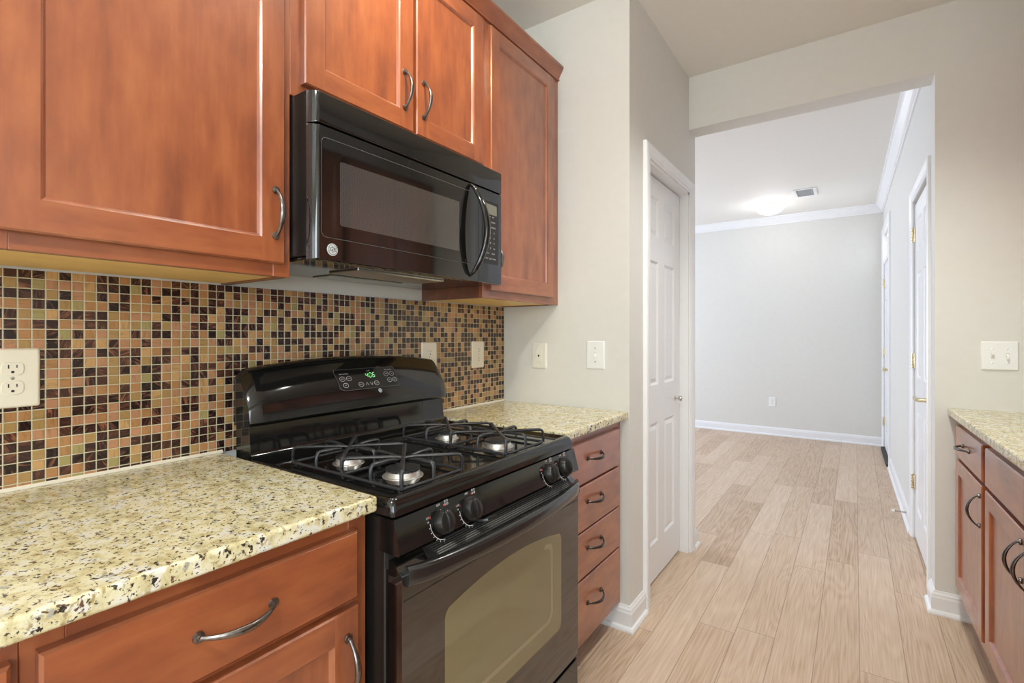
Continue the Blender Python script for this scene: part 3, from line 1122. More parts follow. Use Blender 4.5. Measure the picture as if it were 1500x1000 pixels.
for ky in (0.798, 0.893, 1.256, 1.341):
    b = B()
    c = PCP(ky, -0.006, 0)
    ax = (Vector((0, 1, 0)), CPU, CPN)
    b.lathe([(0.0265, 0.0), (0.0275, 0.003), (0.0262, 0.012), (0.0215, 0.020), (0.004, 0.022)], c, ax, 28)
    # finger grip: tapered upright blade
    rings = []
    for v, hw, w in ((-0.024, 0.004, 0.010), (-0.022, 0.0075, 0.024), (-0.010, 0.0085, 0.031), (0.010, 0.0085, 0.031), (0.022, 0.0070, 0.024), (0.0245, 0.0035, 0.010)):
        rings.append([PCP(ky - hw - 0.002, v - 0.006, 0.004), PCP(ky - hw, v - 0.006, w - 0.003), PCP(ky - hw * 0.6, v - 0.006, w), PCP(ky + hw * 0.6, v - 0.006, w), PCP(ky + hw, v - 0.006, w - 0.003), PCP(ky + hw + 0.002, v - 0.006, 0.004)])
    b.loft(rings)
    b.build('knob', BLACKS, rg, 40)
for ky in (0.798, 0.893, 1.256, 1.341):
    b = B()
    pts = []
    n = 22
    for i in range(n + 1):      # level arc at lower left
        a = math.radians(172 + 96 * i / n)
        pts.append((ky + 0.036 * math.cos(a), -0.006 + 0.036 * math.sin(a)))
    for i in range(n):
        (a0, b0), (a1, b1) = pts[i], pts[i + 1]
        s = 1.04
        f = lambda q: (ky + (q[0] - ky) * s, -0.006 + (q[1] + 0.006) * s)
        b.face([PCP(a0, b0, 0.0006), PCP(a1, b1, 0.0006), PCP(*f(pts[i + 1]), 0.0006), PCP(*f(pts[i]), 0.0006)])
    for a in (185, 200, 215, 230, 246, 262):
        ca, sa = math.cos(math.radians(a)), math.sin(math.radians(a))
        q = [(0.0385, -0.0007), (0.0415, -0.0007), (0.0415, 0.0007), (0.0385, 0.0007)]
        b.face([PCP(ky + r_ * ca - t_ * sa, -0.006 + r_ * sa + t_ * ca, 0.0006) for r_, t_ in q])
    b.build('dial_scale', PRINT, cp, 0, merge=False)
    b = B()
    text_mesh(b, 'OFF', lambda u, v: PCP(ky - 0.004 + u, 0.0295 + v, 0.0006), 0.0065)
    b.build('dial_lettering', PRINT, cp, 0, merge=False)
    b = B()
    text_mesh(b, 'LITE', lambda u, v: PCP(ky - 0.040 + u, 0.012 + v, 0.0006), 0.0055)
    text_mesh(b, 'HI', lambda u, v: PCP(ky - 0.041 + u, 0.0035 + v, 0.0006), 0.0055)
    b.build('dial_lettering', PRINT, cp, 0, merge=False)
    b = B()
    for du, dv in ((0.018, 0.026), (0.025, 0.026), (0.018, 0.0325), (0.025, 0.0325)):
        for k in range(8):
            a0, a1 = 2 * PI * k / 8, 2 * PI * (k + 1) / 8
            b.face([PCP(ky + du + r_ * math.cos(a), dv + r_ * math.sin(a), 0.0006) for r_, a in ((0.0018, a0), (0.0027, a0), (0.0027, a1), (0.0018, a1))])
    tag(b.build('burner_symbol', PRINT, cp, 0, merge=False), 'small four ring burner symbol')
for ky in (0.798, 0.893, 1.256, 1.341):
    b = B()
    b.face([PCP(ky - 0.0325 + u, 0.011 + v, 0.0007) for u, v in ((-0.0007, -0.003), (0.0007, -0.003), (0.0007, 0.004), (-0.0007, 0.004))])
    b.build('ignite_mark', PRINTR, cp, 0, merge=False)
    b = B()
    b.face([PCP(ky + 0.013 + u, 0.0255 + v, 0.0007) for u, v in ((-0.002, -0.002), (0.002, -0.002), (0.002, 0.002), (-0.002, 0.002))])
    tag(b.build('ignite_mark', PRINTR, cp, 0, merge=False), 'small red ignite mark')
# dark recess between panel and door, with the lock lever
b = B()
b.box(0.640, 0.662, RY0 + 0.004, RY1 - 0.004, 0.765, 0.803)
b.build('vent_gap', BLACKM, rg, 0)
b = B()
b.tube([(0.665, 0.93, 0.789), (0.690, 0.935, 0.789), (0.702, 0.945, 0.790), (0.706, 0.975, 0.792)], [0.006, 0.006, 0.006, 0.004], 8)
b.build('latch_lever', BLACKS, rg, 40)
# oven door
b = B()
b.prism([(0.660, 0.212), (0.697, 0.212), (0.700, 0.215), (0.700, 0.756), (0.698, 0.760), (0.674, 0.783), (0.660, 0.783)], RY0 + 0.006, RY1 - 0.006)
od = b.build('oven_door', OVENBLK, rg, 40)
b = B()
for k in range(6):
    q = (k + 0.6) / 6.4
    x, z = 0.675 + 0.022 * q, 0.7825 - 0.0215 * q
    b.prism([(x - 0.0002, z + 0.0006), (x + 0.0008, z - 0.0002), (x + 0.0016, z + 0.0010), (x + 0.0006, z + 0.0018)], 0.765 + 0.004 * k, 1.385 - 0.002 * k)
B().prism([(0.6745, 0.7828), (0.6975, 0.7606), (0.6983, 0.7614), (0.6753, 0.7838)], 0.755, 1.395).build('door_vent', BLACKM, od, 0)
tag(b.build('vent_ribs', RIB, od, 0), 'thin ribs of the door vent')
# thin seam under the handle
B().box(0.699, 0.7004, RY0 + 0.010, RY1 - 0.010, 0.7085, 0.7105).build('seam', BLACKM, od, 0)


def arch_outline(ya, yb, za, zt, rise, r, n=14):
    """window outline: flat bottom with round corners, arched top"""
    pts = []
    for k in range(6):
        a = math.radians(180 + 90 * k / 5)
        pts.append((ya + r + r * math.cos(a), za + r + r * math.sin(a)))
    for k in range(6):
        a = math.radians(270 + 90 * k / 5)
        pts.append((yb - r + r * math.cos(a), za + r + r * math.sin(a)))
    q = 0.02
    pts.append((yb, zt - q))
    pts.append((yb - 0.004, zt - q * 0.4))
    for k in range(n + 1):
        t = k / n
        y = yb - q * 0.6 + (ya + q * 0.6 - (yb - q * 0.6)) * t
        pts.append((y, zt + rise * (1 - (2 * t - 1) ** 2)))
    pts.append((ya + 0.004, zt - q * 0.4))
    pts.append((ya, zt - q))
    return pts


b = B()
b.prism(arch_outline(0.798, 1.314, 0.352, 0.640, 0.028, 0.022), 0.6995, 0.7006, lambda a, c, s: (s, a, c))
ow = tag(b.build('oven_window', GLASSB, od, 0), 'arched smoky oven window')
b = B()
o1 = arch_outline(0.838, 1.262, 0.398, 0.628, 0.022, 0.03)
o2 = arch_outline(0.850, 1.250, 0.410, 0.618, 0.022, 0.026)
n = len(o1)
for i in range(3, 15):          # pale strip paints light on the lower and right returns of the cavity
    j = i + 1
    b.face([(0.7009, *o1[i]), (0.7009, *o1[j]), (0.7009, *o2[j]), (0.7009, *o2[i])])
tag(b.build('painted_cavity_light', OVENEDGE, ow, 0), 'painted light on the inner edges of the oven window')
# bowed handle
b = B()
rings = []
n = 28
for i in range(n + 1):
    t = i / n
    y = RY0 + 0.016 + (RY1 - RY0 - 0.032) * t
    bow = math.sin(PI * t) ** 0.55 if 0 < t < 1 else 0
    xo = 0.702 + 0.040 * bow
    zc = 0.757 + 0.002 * bow
    h = 0.0205 - 0.0005 * bow
    th = 0.008 + 0.009 * bow
    ring = []
    for k in range(14):
        a = 2 * PI * k / 14
        ca, sa = math.cos(a), math.sin(a)
        e_ = 0.7
        ring.append((xo + th * math.copysign(abs(ca) ** e_, ca), y, zc + h * math.copysign(abs(sa) ** e_, sa)))
    rings.append(ring)
b.loft(rings)
b.build('handle', BLACKH, od, 60)
# storage drawer
b = B()
b.box(0.655, 0.700, RY0 + 0.006, RY1 - 0.006, 0.055, 0.203, 0.004, 2)
dr = b.build('storage_drawer', BLACK, rg, 40)

# backguard: riser and arched console
b = B()
b.prism([(0.045, 0.87), (0.155, 0.87), (0.155, 0.899), (0.140, 0.9035), (0.127, 0.912), (0.120, 0.924), (0.116, 0.955), (0.112, 1.012), (0.045, 1.012)], RY0 + 0.012, RY1 - 0.004)
b.build('riser_panel', BLACK, rg, 50)
b = B()
rings = []
PROF = [(0.050, 0.0), (0.116, 0.0), (0.134, 0.025), (0.1425, 0.08), (0.1415, 0.18), (0.1380, 0.30), (0.1325, 0.42), (0.1185, 0.60), (0.1000, 0.80), (0.0880, 0.92), (0.0760, 0.98), (0.062, 1.0), (0.050, 1.0)]
ny = 36
for i in range(ny + 1):
    t = i / ny
    y = RY0 + 0.004 + (RY1 - RY0 - 0.006) * t
    s = 2 * t - 1
    ztop = 1.165 - 0.026 * abs(s) ** 2.2
    ed = max(0.0, (abs(s) - 0.93) / 0.07)
    ztop -= 0.020 * ed ** 3
    sq = 1 - 0.12 * ed ** 4
    z0 = 0.991
    rings.append([(0.050 + (x - 0.050) * sq, y, z0 + (ztop - z0) * q) for x, q in PROF])
b.loft(rings)
bg = b.build('control_console', BLACK, rg, 35)
# display panel on the console face
A0, A1 = Vector((0.1325, 0, 1.064)), Vector((0.1030, 0, 1.124))
DU = (A1 - A0).normalized()
DN = Vector((DU.z, 0, -DU.x))


def PDP(u, v, w):
    p = A0 + DU * v + DN * (w + 0.0022)
    return (p.x, u, p.z)


DY0, DY1, DH = 0.940, 1.184, 0.068
b = B()
out = [(DY0 + 0.004, DH), (DY1 - 0.006, DH), (DY1, DH - 0.006), (DY1 + 0.004, 0.003), (DY1 - 0.003, -0.004), (DY0 + 0.022, -0.004), (DY0 + 0.010, 0.002), (DY0, DH - 0.006)]
b.prism(out, -0.006, 0.0, lambda a, c, s: PDP(a, c, s))
dp = tag(b.build('display_panel', BLACK, bg, 0), 'black touch panel with green clock')
b = B()
for i in range(len(out)):
    (a0, c0), (a1, c1) = out[i], out[(i + 1) % len(out)]
    mu, mv = (DY0 + DY1) / 2, DH / 2
    f = lambda a, c: PDP(mu + (a - mu) * 0.988, mv + (c - mv) * 0.965, 0.0005)
    b.face([PDP(a0, c0, 0.0005), PDP(a1, c1, 0.0005), f(a1, c1), f(a0, c0)])
b.build('panel_outline', BORDER, dp, 0, merge=False)
b = B()
SEG = {'4': 'bcfg', '0': 'abcdef', '6': 'acdefg'}


def seg7(b, ch, u, v, w_, h_):
    th = 0.0012
    pos = {'a': (0, h_, 1), 'g': (0, h_ / 2, 1), 'd': (0, 0, 1), 'f': (0, h_ / 2, 0), 'e': (0, 0, 0), 'b': (w_, h_ / 2, 0), 'c': (w_, 0, 0)}
    for s in SEG[ch]:
        x, y, hor = pos[s]
        if hor:
            q = [(x + 0.0008, y - th / 2), (x + w_ - 0.0008, y - th / 2), (x + w_ - 0.0008, y + th / 2), (x + 0.0008, y + th / 2)]
        else:
            q = [(x - th / 2, y + 0.0008), (x + th / 2, y + 0.0008), (x + th / 2, y + h_ / 2 - 0.0008), (x - th / 2, y + h_ / 2 - 0.0008)]
        b.face([PDP(u + a + 0.12 * c, v + c, 0.0006) for a, c in q])


for ch, u in (('4', 1.056), ('0', 1.0705), ('6', 1.084)):
    seg7(b, ch, u, 0.035, 0.0085, 0.0155)
for dv in (0.0395, 0.0455):
    b.face([PDP(1.0670 + a, dv + c, 0.0006) for a, c in ((-0.0007, -0.0008), (0.0007, -0.0008), (0.0007, 0.0008), (-0.0007, 0.0008))])
tag(b.build('clock_digits', GREEN, dp, 0, merge=False), 'glowing green digits reading 4:06')
b = B()


def oval(b, u, v, ru, rv, th=0.0009, n=18):
    for k in range(n):
        a0, a1 = 2 * PI * k / n, 2 * PI * (k + 1) / n
        b.face([PDP(u + (ru + d) * math.cos(a), v + (rv + d) * math.sin(a), 0.0005) for d, a in ((0, a0), (th, a0), (th, a1), (0, a1))])


for u, v, tx in ((0.966, 0.036, 'BAKE'), (0.990, 0.036, 'BROIL'), (0.972, 0.014, 'OFF'), (1.030, 0.013, 'START'), (1.092, 0.013, 'CLOCK'),
                 (1.142, 0.042, 'TIMER'), (1.166, 0.042, 'ON'), (1.150, 0.020, 'SET'), (1.172, 0.020, 'LIGHT')):
    b = B()
    oval(b, u, v, 0.0092, 0.0070)
    text_mesh(b, tx, lambda a, c: PDP(u + a, v + c, 0.0006), 0.0040)
    b.build('touch_button', PRINT, dp, 0, merge=False)
for u, s in ((1.054, 1), (1.072, -1)):
    b = B()
    b.face([PDP(u + a, 0.013 + s * c, 0.0006) for a, c in ((-0.006, -0.005), (-0.0048, -0.005), (0.0, 0.0045), (0, 0.006))])
    b.face([PDP(u + a, 0.013 + s * c, 0.0006) for a, c in ((0.006, -0.005), (0.0048, -0.005), (0.0, 0.0045), (0, 0.006))])
    b.build('arrow_button', PRINT, dp, 0, merge=False)
for tx, u, v, h in (('OVEN CONTROL', 0.975, 0.052, 0.0044), ('CLOCK', 1.072, 0.058, 0.0040), ('TIME CONTROL', 1.155, 0.057, 0.0044)):
    b = B()
    text_mesh(b, tx, lambda a, c: PDP(u + a, v + c, 0.0006), h)
    b.build('panel_heading', PRINT, dp, 0, merge=False)


def badge(P, u, v, r, parent, name='logo_badge'):
    """round silver badge with a curly monogram inside a ring"""
    b = B()
    ex = Vector(P(1, 0, 0)) - Vector(P(0, 0, 0))
    ey = Vector(P(0, 1, 0)) - Vector(P(0, 0, 0))
    ez = Vector(P(0, 0, 1)) - Vector(P(0, 0, 0))
    b.lathe([(r, 0.0), (r, 0.0012), (r * 0.96, 0.0016), (r * 0.1, 0.0018)], P(u, v, 0), (ex, ey, ez), 28)
    o = tag(b.build(name, SILVER, parent, 40), 'round silver badge')
    b = B()
    for k in range(28):
        a0, a1 = 2 * PI * k / 28, 2 * PI * (k + 1) / 28
        b.face([P(u + r * q * math.cos(a), v + r * q * math.sin(a), 0.0021) for q, a in ((0.80, a0), (0.87, a0), (0.87, a1), (0.80, a1))])
    for k in range(4):
        a = PI / 4 + k * PI / 2
        for s in (-1, 1):
            pts = []
            for i in range(9):
                q = i / 8
                ang = a + s * (0.15 + 0.55 * math.sin(q * PI))
                rr = r * (0.25 + 0.5 * q)
                pts.append((u + rr * math.cos(ang), v + rr * math.sin(ang)))
            for i in range(8):
                (a0, c0), (a1, c1) = pts[i], pts[i + 1]
                h = r * 0.03
                b.face([P(a0 - h, c0, 0.0021), P(a0 + h, c0 + h, 0.0021), P(a1 + h, c1 + h, 0.0021), P(a1 - h, c1, 0.0021)])
    text_mesh(b, 'GE', lambda a, c: P(u + a, v + c, 0.0022), r * 0.95)
    b.build('monogram', BLACKM, o, 0, merge=False)
    return o


badge(lambda u, v, w: PDP(u, v, w - 0.0012), 1.098, -0.014, 0.0072, bg)


# grates: one cast pair per side, eight fingers over each burner
def grate(name, label, ya, yb):
    t = thing(name, label, 'grate', (0.435, (ya + yb) / 2, 0.8990), 'cast iron grates on the cooktop')
    xa, xm, xb = 0.236, 0.4385, 0.641
    zb, zt = 0.9065, 0.9445
    b = B()
    rb = 0.0040
    # base frame: outer ring and middle bar
    b.tube([(p[0], p[1], zb) for p in rrect(xa, xb, ya, yb, 0.012, 0, 3)], rb, 8, closed=True)
    b.tube([(xm, ya, zb), (xm, yb, zb)], rb, 8)
    for x in (xa + 0.01, xm, xb - 0.01):       # short feet
        for y in (ya + 0.004, yb - 0.004):
            b.lathe([(0.0050, 0.8995), (0.0046, 0.904), (0.004, zb)], (x, y, 0), 'z', 8)
    fr = b.build('base_frame', IRON, t, 50)
    for x0, x1 in ((xa, xm), (xm, xb)):
        cx, cy = (x0 + x1) / 2, (ya + yb) / 2
        ends = [(x0, ya), (x1, ya), (x1, yb), (x0, yb), (cx, ya), (x1, cy), (cx, yb), (x0, cy)]
        for k, (ex, ey) in enumerate(ends):
            d = Vector((cx - ex, cy - ey, 0))
            L = d.length
            d.normalize()
            stop = L - (0.004 if k < 4 else 0.026)
            p = Vector((ex, ey, 0))
            # run of the finger: up from the frame, round the shoulder, level to the centre
            seq = [(0.001, zb), (0.001, zb + 0.016), (0.002, zt - 0.008), (0.006, zt - 0.002), (0.013, zt), (0.035, zt), (stop - 0.02, zt - 0.0005), (stop, zt - 0.003)]
            b = B()
            b.tube([(p.x + d.x * s, p.y + d.y * s, z) for s, z in seq], [0.0048, 0.0046, 0.0046, 0.0052, 0.0056, 0.0056, 0.0050, 0.0040], 8, flat=0.8)
            b.build('finger', IRON, t, 50)
    return t


grate('stove_grate', 'black cast iron grate over the two left burners', 0.728, 0.926)
grate('stove_grate', 'black cast iron grate over the two right burners', 1.110, 1.309)

# ------------------------------------------------------------------ over-the-range microwave
MY0, MY1 = 0.680, 1.4265
MZ0, MZ1 = 1.412, 1.803
XB_, XM = 0.372, 0.402
mw = thing('microwave', 'black over the range microwave hung below the short cabinet', 'microwave', (0.0, (MY0 + MY1) / 2, MZ0))
b = B()
b.box(0.004, XB_, MY0, MY1, MZ0 + 0.010, MZ1 + 0.008, 0.002, 1)
tag(b.build('body', BLACKS, mw, 0), 'black steel case')


def PM(u, v, w):
    """front of the microwave: gently bowed"""
    t = (u - (MY0 + MY1) / 2) / ((MY1 - MY0) / 2)
    return (XM - 0.0025 * t * t + w, u, v)


def front_slab(b, u0, u1, v0, v1, w0, w1, rl=0.0, rr=0.0, n=12, bev=0.003):
    """front plate following the bow; rl / rr round the outer upright edges"""
    us = [u0 + (u1 - u0) * i / n for i in range(n + 1)]
    if rl:
        us = [u0 + rl * k for k in (0, 0.12, 0.35, 0.65, 1.0)] + [u for u in us if u > u0 + rl * 1.2]
    if rr:
        us = [u for u in us if u < u1 - rr * 1.2] + [u1 - rr * k for k in (1.0, 0.65, 0.35, 0.12, 0)]
    rings = []
    for u in us:
        d = 0.0
        if rl and u < u0 + rl:
            q = 1 - (u - u0) / rl
            d = -(w1 - w0) * 0.85 * (1 - math.sqrt(max(0, 1 - q * q)))
        if rr and u > u1 - rr:
            q = 1 - (u1 - u) / rr
            d = -(w1 - w0) * 0.85 * (1 - math.sqrt(max(0, 1 - q * q)))
        rings.append([PM(u, v0, w0), PM(u, v0, w1 + d - bev), PM(u, v0 + bev, w1 + d), PM(u, v1 - bev, w1 + d), PM(u, v1, w1 + d - bev), PM(u, v1, w0)])
    b.loft(rings)
    return b


b = B()
front_slab(b, MY0, MY1, 1.7325, MZ1 + 0.004, -0.030, 0.0, 0.018, 0.006)
b.build('top_grille', MWGLASS, mw, 50)
CTRL = 1.292
b = B()
front_slab(b, MY0, CTRL - 0.0015, MZ0, 1.729, -0.030, 0.0, 0.018, 0.0)
md = tag(b.build('door', MWGLASS, mw, 50), 'black microwave door with dark window')


def bowed_plate(b, pts, w):
    b.face([PM(u, v, w) for u, v in pts])


def rr2(u0, u1, v0, v1, r, n=4):
    return [(p[0], p[1]) for p in rrect(u0, u1, v0, v1, r, 0, n)]


def bowed_panel(b, u0, u1, v0, v1, r, w, n=14):
    """thin rounded plate laid on the bowed front, cut in upright strips"""
    us = [u0 + r * (1 - math.cos(PI / 2 * k / 4)) for k in range(5)] + [u0 + r + (u1 - u0 - 2 * r) * k / n for k in range(1, n)] + [u1 - r * (1 - math.cos(PI / 2 * k / 4)) for k in range(4, -1, -1)]
    cols = []
    for u in us:
        d = min(u - u0, u1 - u)
        c = r - math.sqrt(max(0, r * r - (r - d) ** 2)) if d < r else 0
        cols.append(((u, v0 + c), (u, v1 - c)))
    for i in range(len(cols) - 1):
        (a, c), (e_, f_) = cols[i], cols[i + 1]
        b.face([PM(*a, w), PM(*e_, w), PM(*f_, w), PM(*c, w)])


b = B()
bowed_panel(b, 0.703, 1.268, 1.468, 1.700, 0.012, 0.0012)
bowed_panel(b, 0.702, 1.269, 1.467, 1.701, 0.012, 0.0004)
mwf = b.build('window_glass', MWGLASS, md, 0, merge=False)
b = B()
bowed_panel(b, 0.750, 1.190, 1.499, 1.655, 0.006, 0.0018)
tag(b.build('window_screen', SCREEN, mwf, 0), 'grey perforated screen behind the glass')
b = B()
bowed_panel(b, 0.7005, 1.2705, 1.4655, 1.7025, 0.013, 0.0002)
tag(b.build('window_border', BORDER, mwf, 0), 'thin pale outline around the window')
badge(lambda u, v, w: PM(u, v, w), 0.7300, 1.4385, 0.0145, md)
# bowed loop handle
b = B()
pts, rad = [], []
n = 26
for i in range(n + 1):
    t = i / n
    s = math.sin(PI * t)
    pts.append(PM(1.246 + 0.022 * s, 1.428 + 0.296 * t, 0.004 + 0.050 * s ** 0.7 if 0 < t < 1 else 0.002))
    rad.append(0.0075 + 0.0055 * s ** 0.6 if 0 < t < 1 else 0.006)
b.tube(pts, rad, 12, up=(1, 0, 0), flat=0.75)
hb = b.build('handle', BLACK, md, 60)
# control panel
b = B()
front_slab(b, CTRL, MY1, MZ0, 1.729, -0.030, 0.0, 0.0, 0.006, 5)
mc = b.build('control_panel', MWGLASS, mw, 50)
b = B()
bowed_panel(b, 1.309, 1.402, 1.478, 1.692, 0.008, 0.0005, 4)
kp = b.build('keypad', BLACKS, mc, 0)
b = B()
bowed_panel(b, 1.318, 1.392, 1.648, 1.682, 0.002, 0.0010, 4)
tag(b.build('display', GREYDISP, kp, 0), 'grey display window')
b = B()
rows = [('POPCORN', 'BEV'), ('POTATO', 'REHEAT'), ('COOK', 'DEFROST'), ('1', '2', '3'), ('4', '5', '6'), ('7', '8', '9'), ('PWR', '0', 'CLK'), ('STOP', 'START'), ('VENT', 'LIGHT', 'TIMER')]
for i, rw in enumerate(rows):
    for k, tx in enumerate(rw):
        u = 1.324 + 0.063 * (k + 0.5) / len(rw)
        v = 1.640 - 0.0180 * i
        b = B()
        text_mesh(b, tx, lambda a, c: PM(u + a, v + c, 0.0010), 0.0095 if len(tx) < 2 else 0.0066)
        b.build('keypad_button', PRINT, kp, 0, merge=False)
# underside: smoked pan with light lens and grease filter
b = B()
b.box(0.03, XB_ - 0.004, MY0 + 0.006, MY1 - 0.006, MZ0 + 0.001, MZ0 + 0.010, 0.003, 1)
un = b.build('bottom_plate', BLACK, mw, 0)
b = B()
b.box(0.20, 0.33, 0.86, 1.20, MZ0 - 0.004, MZ0 + 0.002, 0.002, 1)
tag(b.build('grease_filter', STEEL, un, 0), 'grey metal grease filter')
b = B()
b.box(0.06, 0.16, 0.90, 1.18, MZ0 - 0.002, MZ0 + 0.002, 0.002, 1)
b.build('lamp_cover', GREYDISP, un, 0)

# ------------------------------------------------------------------ outlets and switches


def screw(b, P, u, v, w):
    ex = Vector(P(1, 0, 0)) - Vector(P(0, 0, 0))
    ey = Vector(P(0, 1, 0)) - Vector(P(0, 0, 0))
    ez = Vector(P(0, 0, 1)) - Vector(P(0, 0, 0))
    b.lathe([(0.0034, 0.0), (0.0028, 0.0012), (0.0004, 0.0014)], P(u, v, w), (ex, ey, ez), 10)


def faceplate(P, u, v, w, h, parent, mat):
    b = B()
    rings = []
    for ins, d in ((0.0, 0.0), (0.0005, 0.003), (0.003, 0.0058), (0.006, 0.0066)):
        rings.append([P(q[0], q[1], d) for q in rr2(u - w / 2 + ins, u + w / 2 - ins, v - h / 2 + ins, v + h / 2 - ins, 0.005)])
    b.loft(rings)
    return b.build('faceplate', mat, parent, 40)


def duplex(P, u, v, label, name='power_outlet', w=0.086, h=0.122, mat=None, group='power outlets', s=1.0, decora=False):
    loc = P(u, v, 0)
    t = thing(name, label, 'outlet', loc, group)
    m = mat or IVORY
    faceplate(P, u, v, w, h, t, m)
    for dv in (0.0195, -0.0195):
        b = B()
        pts = []
        for k in range(24):
            a = 2 * PI * k / 24
            pts.append((u + max(-0.0165, min(0.0165, 0.0185 * math.cos(a))), v + dv + max(-0.0135, min(0.0135, 0.0160 * math.sin(a)))))
        b.loft([[P(x, y, 0.0060) for x, y in pts], [P(x, y, 0.0084) for x, y in pts], [P(u + (x - u) * 0.95, v + dv + (y - v - dv) * 0.95, 0.0088) for x, y in pts]])
        r = b.build('receptacle', m, t, 40)
        b = B()
        for q0, q1, z0, z1 in ((-0.0072, -0.0052, 0.0005, 0.0085), (0.0052, 0.0070, 0.0015, 0.0080)):
            b.face([P(u + a, v + dv + c, 0.0090) for a, c in ((q0, z0), (q1, z0), (q1, z1), (q0, z1))])
        b.face([P(u + 0.0028 * math.cos(2 * PI * k / 10), v + dv - 0.0068 + (0.0030 if math.sin(2 * PI * k / 10) > 0 else 0.0024) * math.sin(2 * PI * k / 10), 0.0090) for k in range(10)])
        tag(b.build('slot', SLOT, r, 0), 'dark plug slots')
    b = B()
    screw(b, P, u, v, 0.0066)
    b.build('screw', NICKEL, t, 40)
    return t


PW = face_left(0.006)
duplex(PW, 0.250, 1.1455, 'ivory duplex outlet on the tile above the left counter, at the left edge')
duplex(PW, 1.462, 1.1455, 'ivory outlet partly hidden behind the top right of the range backguard')
duplex(PW, 1.778, 1.1465, 'ivory outlet on the tile between the range and the wall corner')
duplex(face_front(YF), 0.583, 0.412, 'small white outlet low on the far hall wall', w=0.080, h=0.120, mat=WHITEP)
PS = face_front(YE)
t = thing('phone_jack', 'cream wall phone jack plate under the right wall cabinet, in its shadow', 'jack', PS(0.2105, 1.138, 0))
faceplate(PS, 0.2105, 1.138, 0.080, 0.120, t, CREAM)
b = B()
b.box(0.2105 - 0.0165, 0.2105 + 0.0165, YE - 0.0085, YE - 0.005, 1.138 - 0.033, 1.138 + 0.033, 0.001, 1)
ins = b.build('insert', CREAM, t, 0)
b = B()
b.face([PS(0.2105 + a, 1.138 + c, 0.0088) for a, c in ((-0.005, 0.002), (-0.002, -0.005), (0.002, -0.005), (0.005, 0.002), (0.004, 0.005), (-0.004, 0.005))])
tag(b.build('socket', SLOT, ins, 0), 'dark jack socket')
b = B()
screw(b, PS, 0.2105, 1.138 + 0.048, 0.0066)
b.build('screw', CREAM, t, 40)
b = B()
screw(b, PS, 0.2105, 1.138 - 0.048, 0.0066)
b.build('screw', CREAM, t, 40)


def toggle_switch(P, us, v, w, h, u, label, states):
    t = thing('light_switch', label, 'switch', P(u, v, 0))
    faceplate(P, u, v, w, h, t, WHITEP)
    for uu, st_ in zip(us, states):
        b = B()
        b.face([P(uu + a, v + c, 0.0068) for a, c in ((-0.005, -0.012), (0.005, -0.012), (0.005, 0.012), (-0.005, 0.012))])
        sl = b.build('toggle_slot', CAULK, t, 0)
        b = B()
        b.loft([[P(uu + a, v + c, 0.0068) for a, c in ((-0.004, -0.009), (0.004, -0.009), (0.004, 0.009), (-0.004, 0.009))],
                [P(uu + a, v + st_ * 0.009 + c, 0.017) for a, c in ((-0.003, -0.004), (0.003, -0.004), (0.003, 0.004), (-0.003, 0.004))]])
        b.build('toggle', WHITEP, t, 0)
        b = B()
        screw(b, P, uu, v + 0.030, 0.0066)
        b.build('screw', NICKEL, t, 40)
        b = B()
        screw(b, P, uu, v - 0.030, 0.0066)
        b.build('screw', NICKEL, t, 40)
    return t


toggle_switch(PS, [0.4985], 1.1485, 0.086, 0.123, 0.4985, 'white single toggle switch on the stub wall beside the pantry corner', [-1])
PH = face_front(YH0)
toggle_switch(PH, [1.905, 1.951], 1.1475, 0.116, 0.122, 1.928, 'white double toggle switch above the right counter', [1, -1])

# ------------------------------------------------------------------ right-hand run (turned slightly with its wall)
RL = (1.762, 2.862, 0.0)


def rthing(name, label, cat, group=None):
    return thing(name, label, cat, RL, group, RZR)


XRF, XRD = 1.800, 1.780
PR = face_right(XRD)
WR = [WV, WH]


def base_right(name, label, y0, y1):
    t = rthing(name, label, 'cabinet', 'base cabinets on the right wall')
    B().box(XRF + 0.019, 2.40, y0, y1, 0.105, CT0 - 0.001).build('carcass', WDARK, t, 0)
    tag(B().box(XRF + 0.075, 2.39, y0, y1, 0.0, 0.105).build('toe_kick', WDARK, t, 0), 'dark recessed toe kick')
    b = B()
    sw = 0.042
    b.box(XRF, XRF + 0.019, y0, y0 + sw, 0.105, CT0 - 0.001, 0.001, 1)
    b.box(XRF, XRF + 0.019, y1 - sw, y1, 0.105, CT0 - 0.001, 0.001, 1)
    for z0, z1 in ((0.105, 0.175), (0.695, 0.735), (0.842, CT0 - 0.001)):
        b.box(XRF, XRF + 0.019, y0 + sw, y1 - sw, z0, z1, 0.001, 1, 1)
    b.build('face_frame', WR, t, 0)
    return t


t = base_right('base_cabinet', 'cherry base cabinet at the far end of the right counter, one drawer and one door', 2.328, 2.850)
d = drawer_front(PR, 2.352, 2.826, 0.722, 0.852, t)
pull(PR, 2.61, 0.789, d, 0.135, False, PULLD)
d = cab_door(PR, 2.352, 2.826, 0.165, 0.708, t)
pull(PR, 2.378, 0.615, d, 0.125, True, PULLD, 0.030)
t = base_right('base_cabinet', 'cherry sink base with two doors under the right counter, nearest on the right', 1.372, 2.326)
for y0, y1 in ((1.862, 2.302), (1.396, 1.836)):
    drawer_front(PR, y0, y1, 0.722, 0.852, t, 'false_drawer_front')
    d = cab_door(PR, y0, y1, 0.165, 0.708, t)
    pull(PR, 1.890 if y0 > 1.8 else 1.808, 0.622, d, 0.125, True, PULLD, 0.030)
t = base_right('base_cabinet', 'cherry base cabinet on the right beside the camera, outside the picture', 0.40, 1.370)
for y0, y1 in ((0.90, 1.346), (0.424, 0.874)):
    drawer_front(PR, y0, y1, 0.722, 0.852, t)
    cab_door(PR, y0, y1, 0.165, 0.708, t)

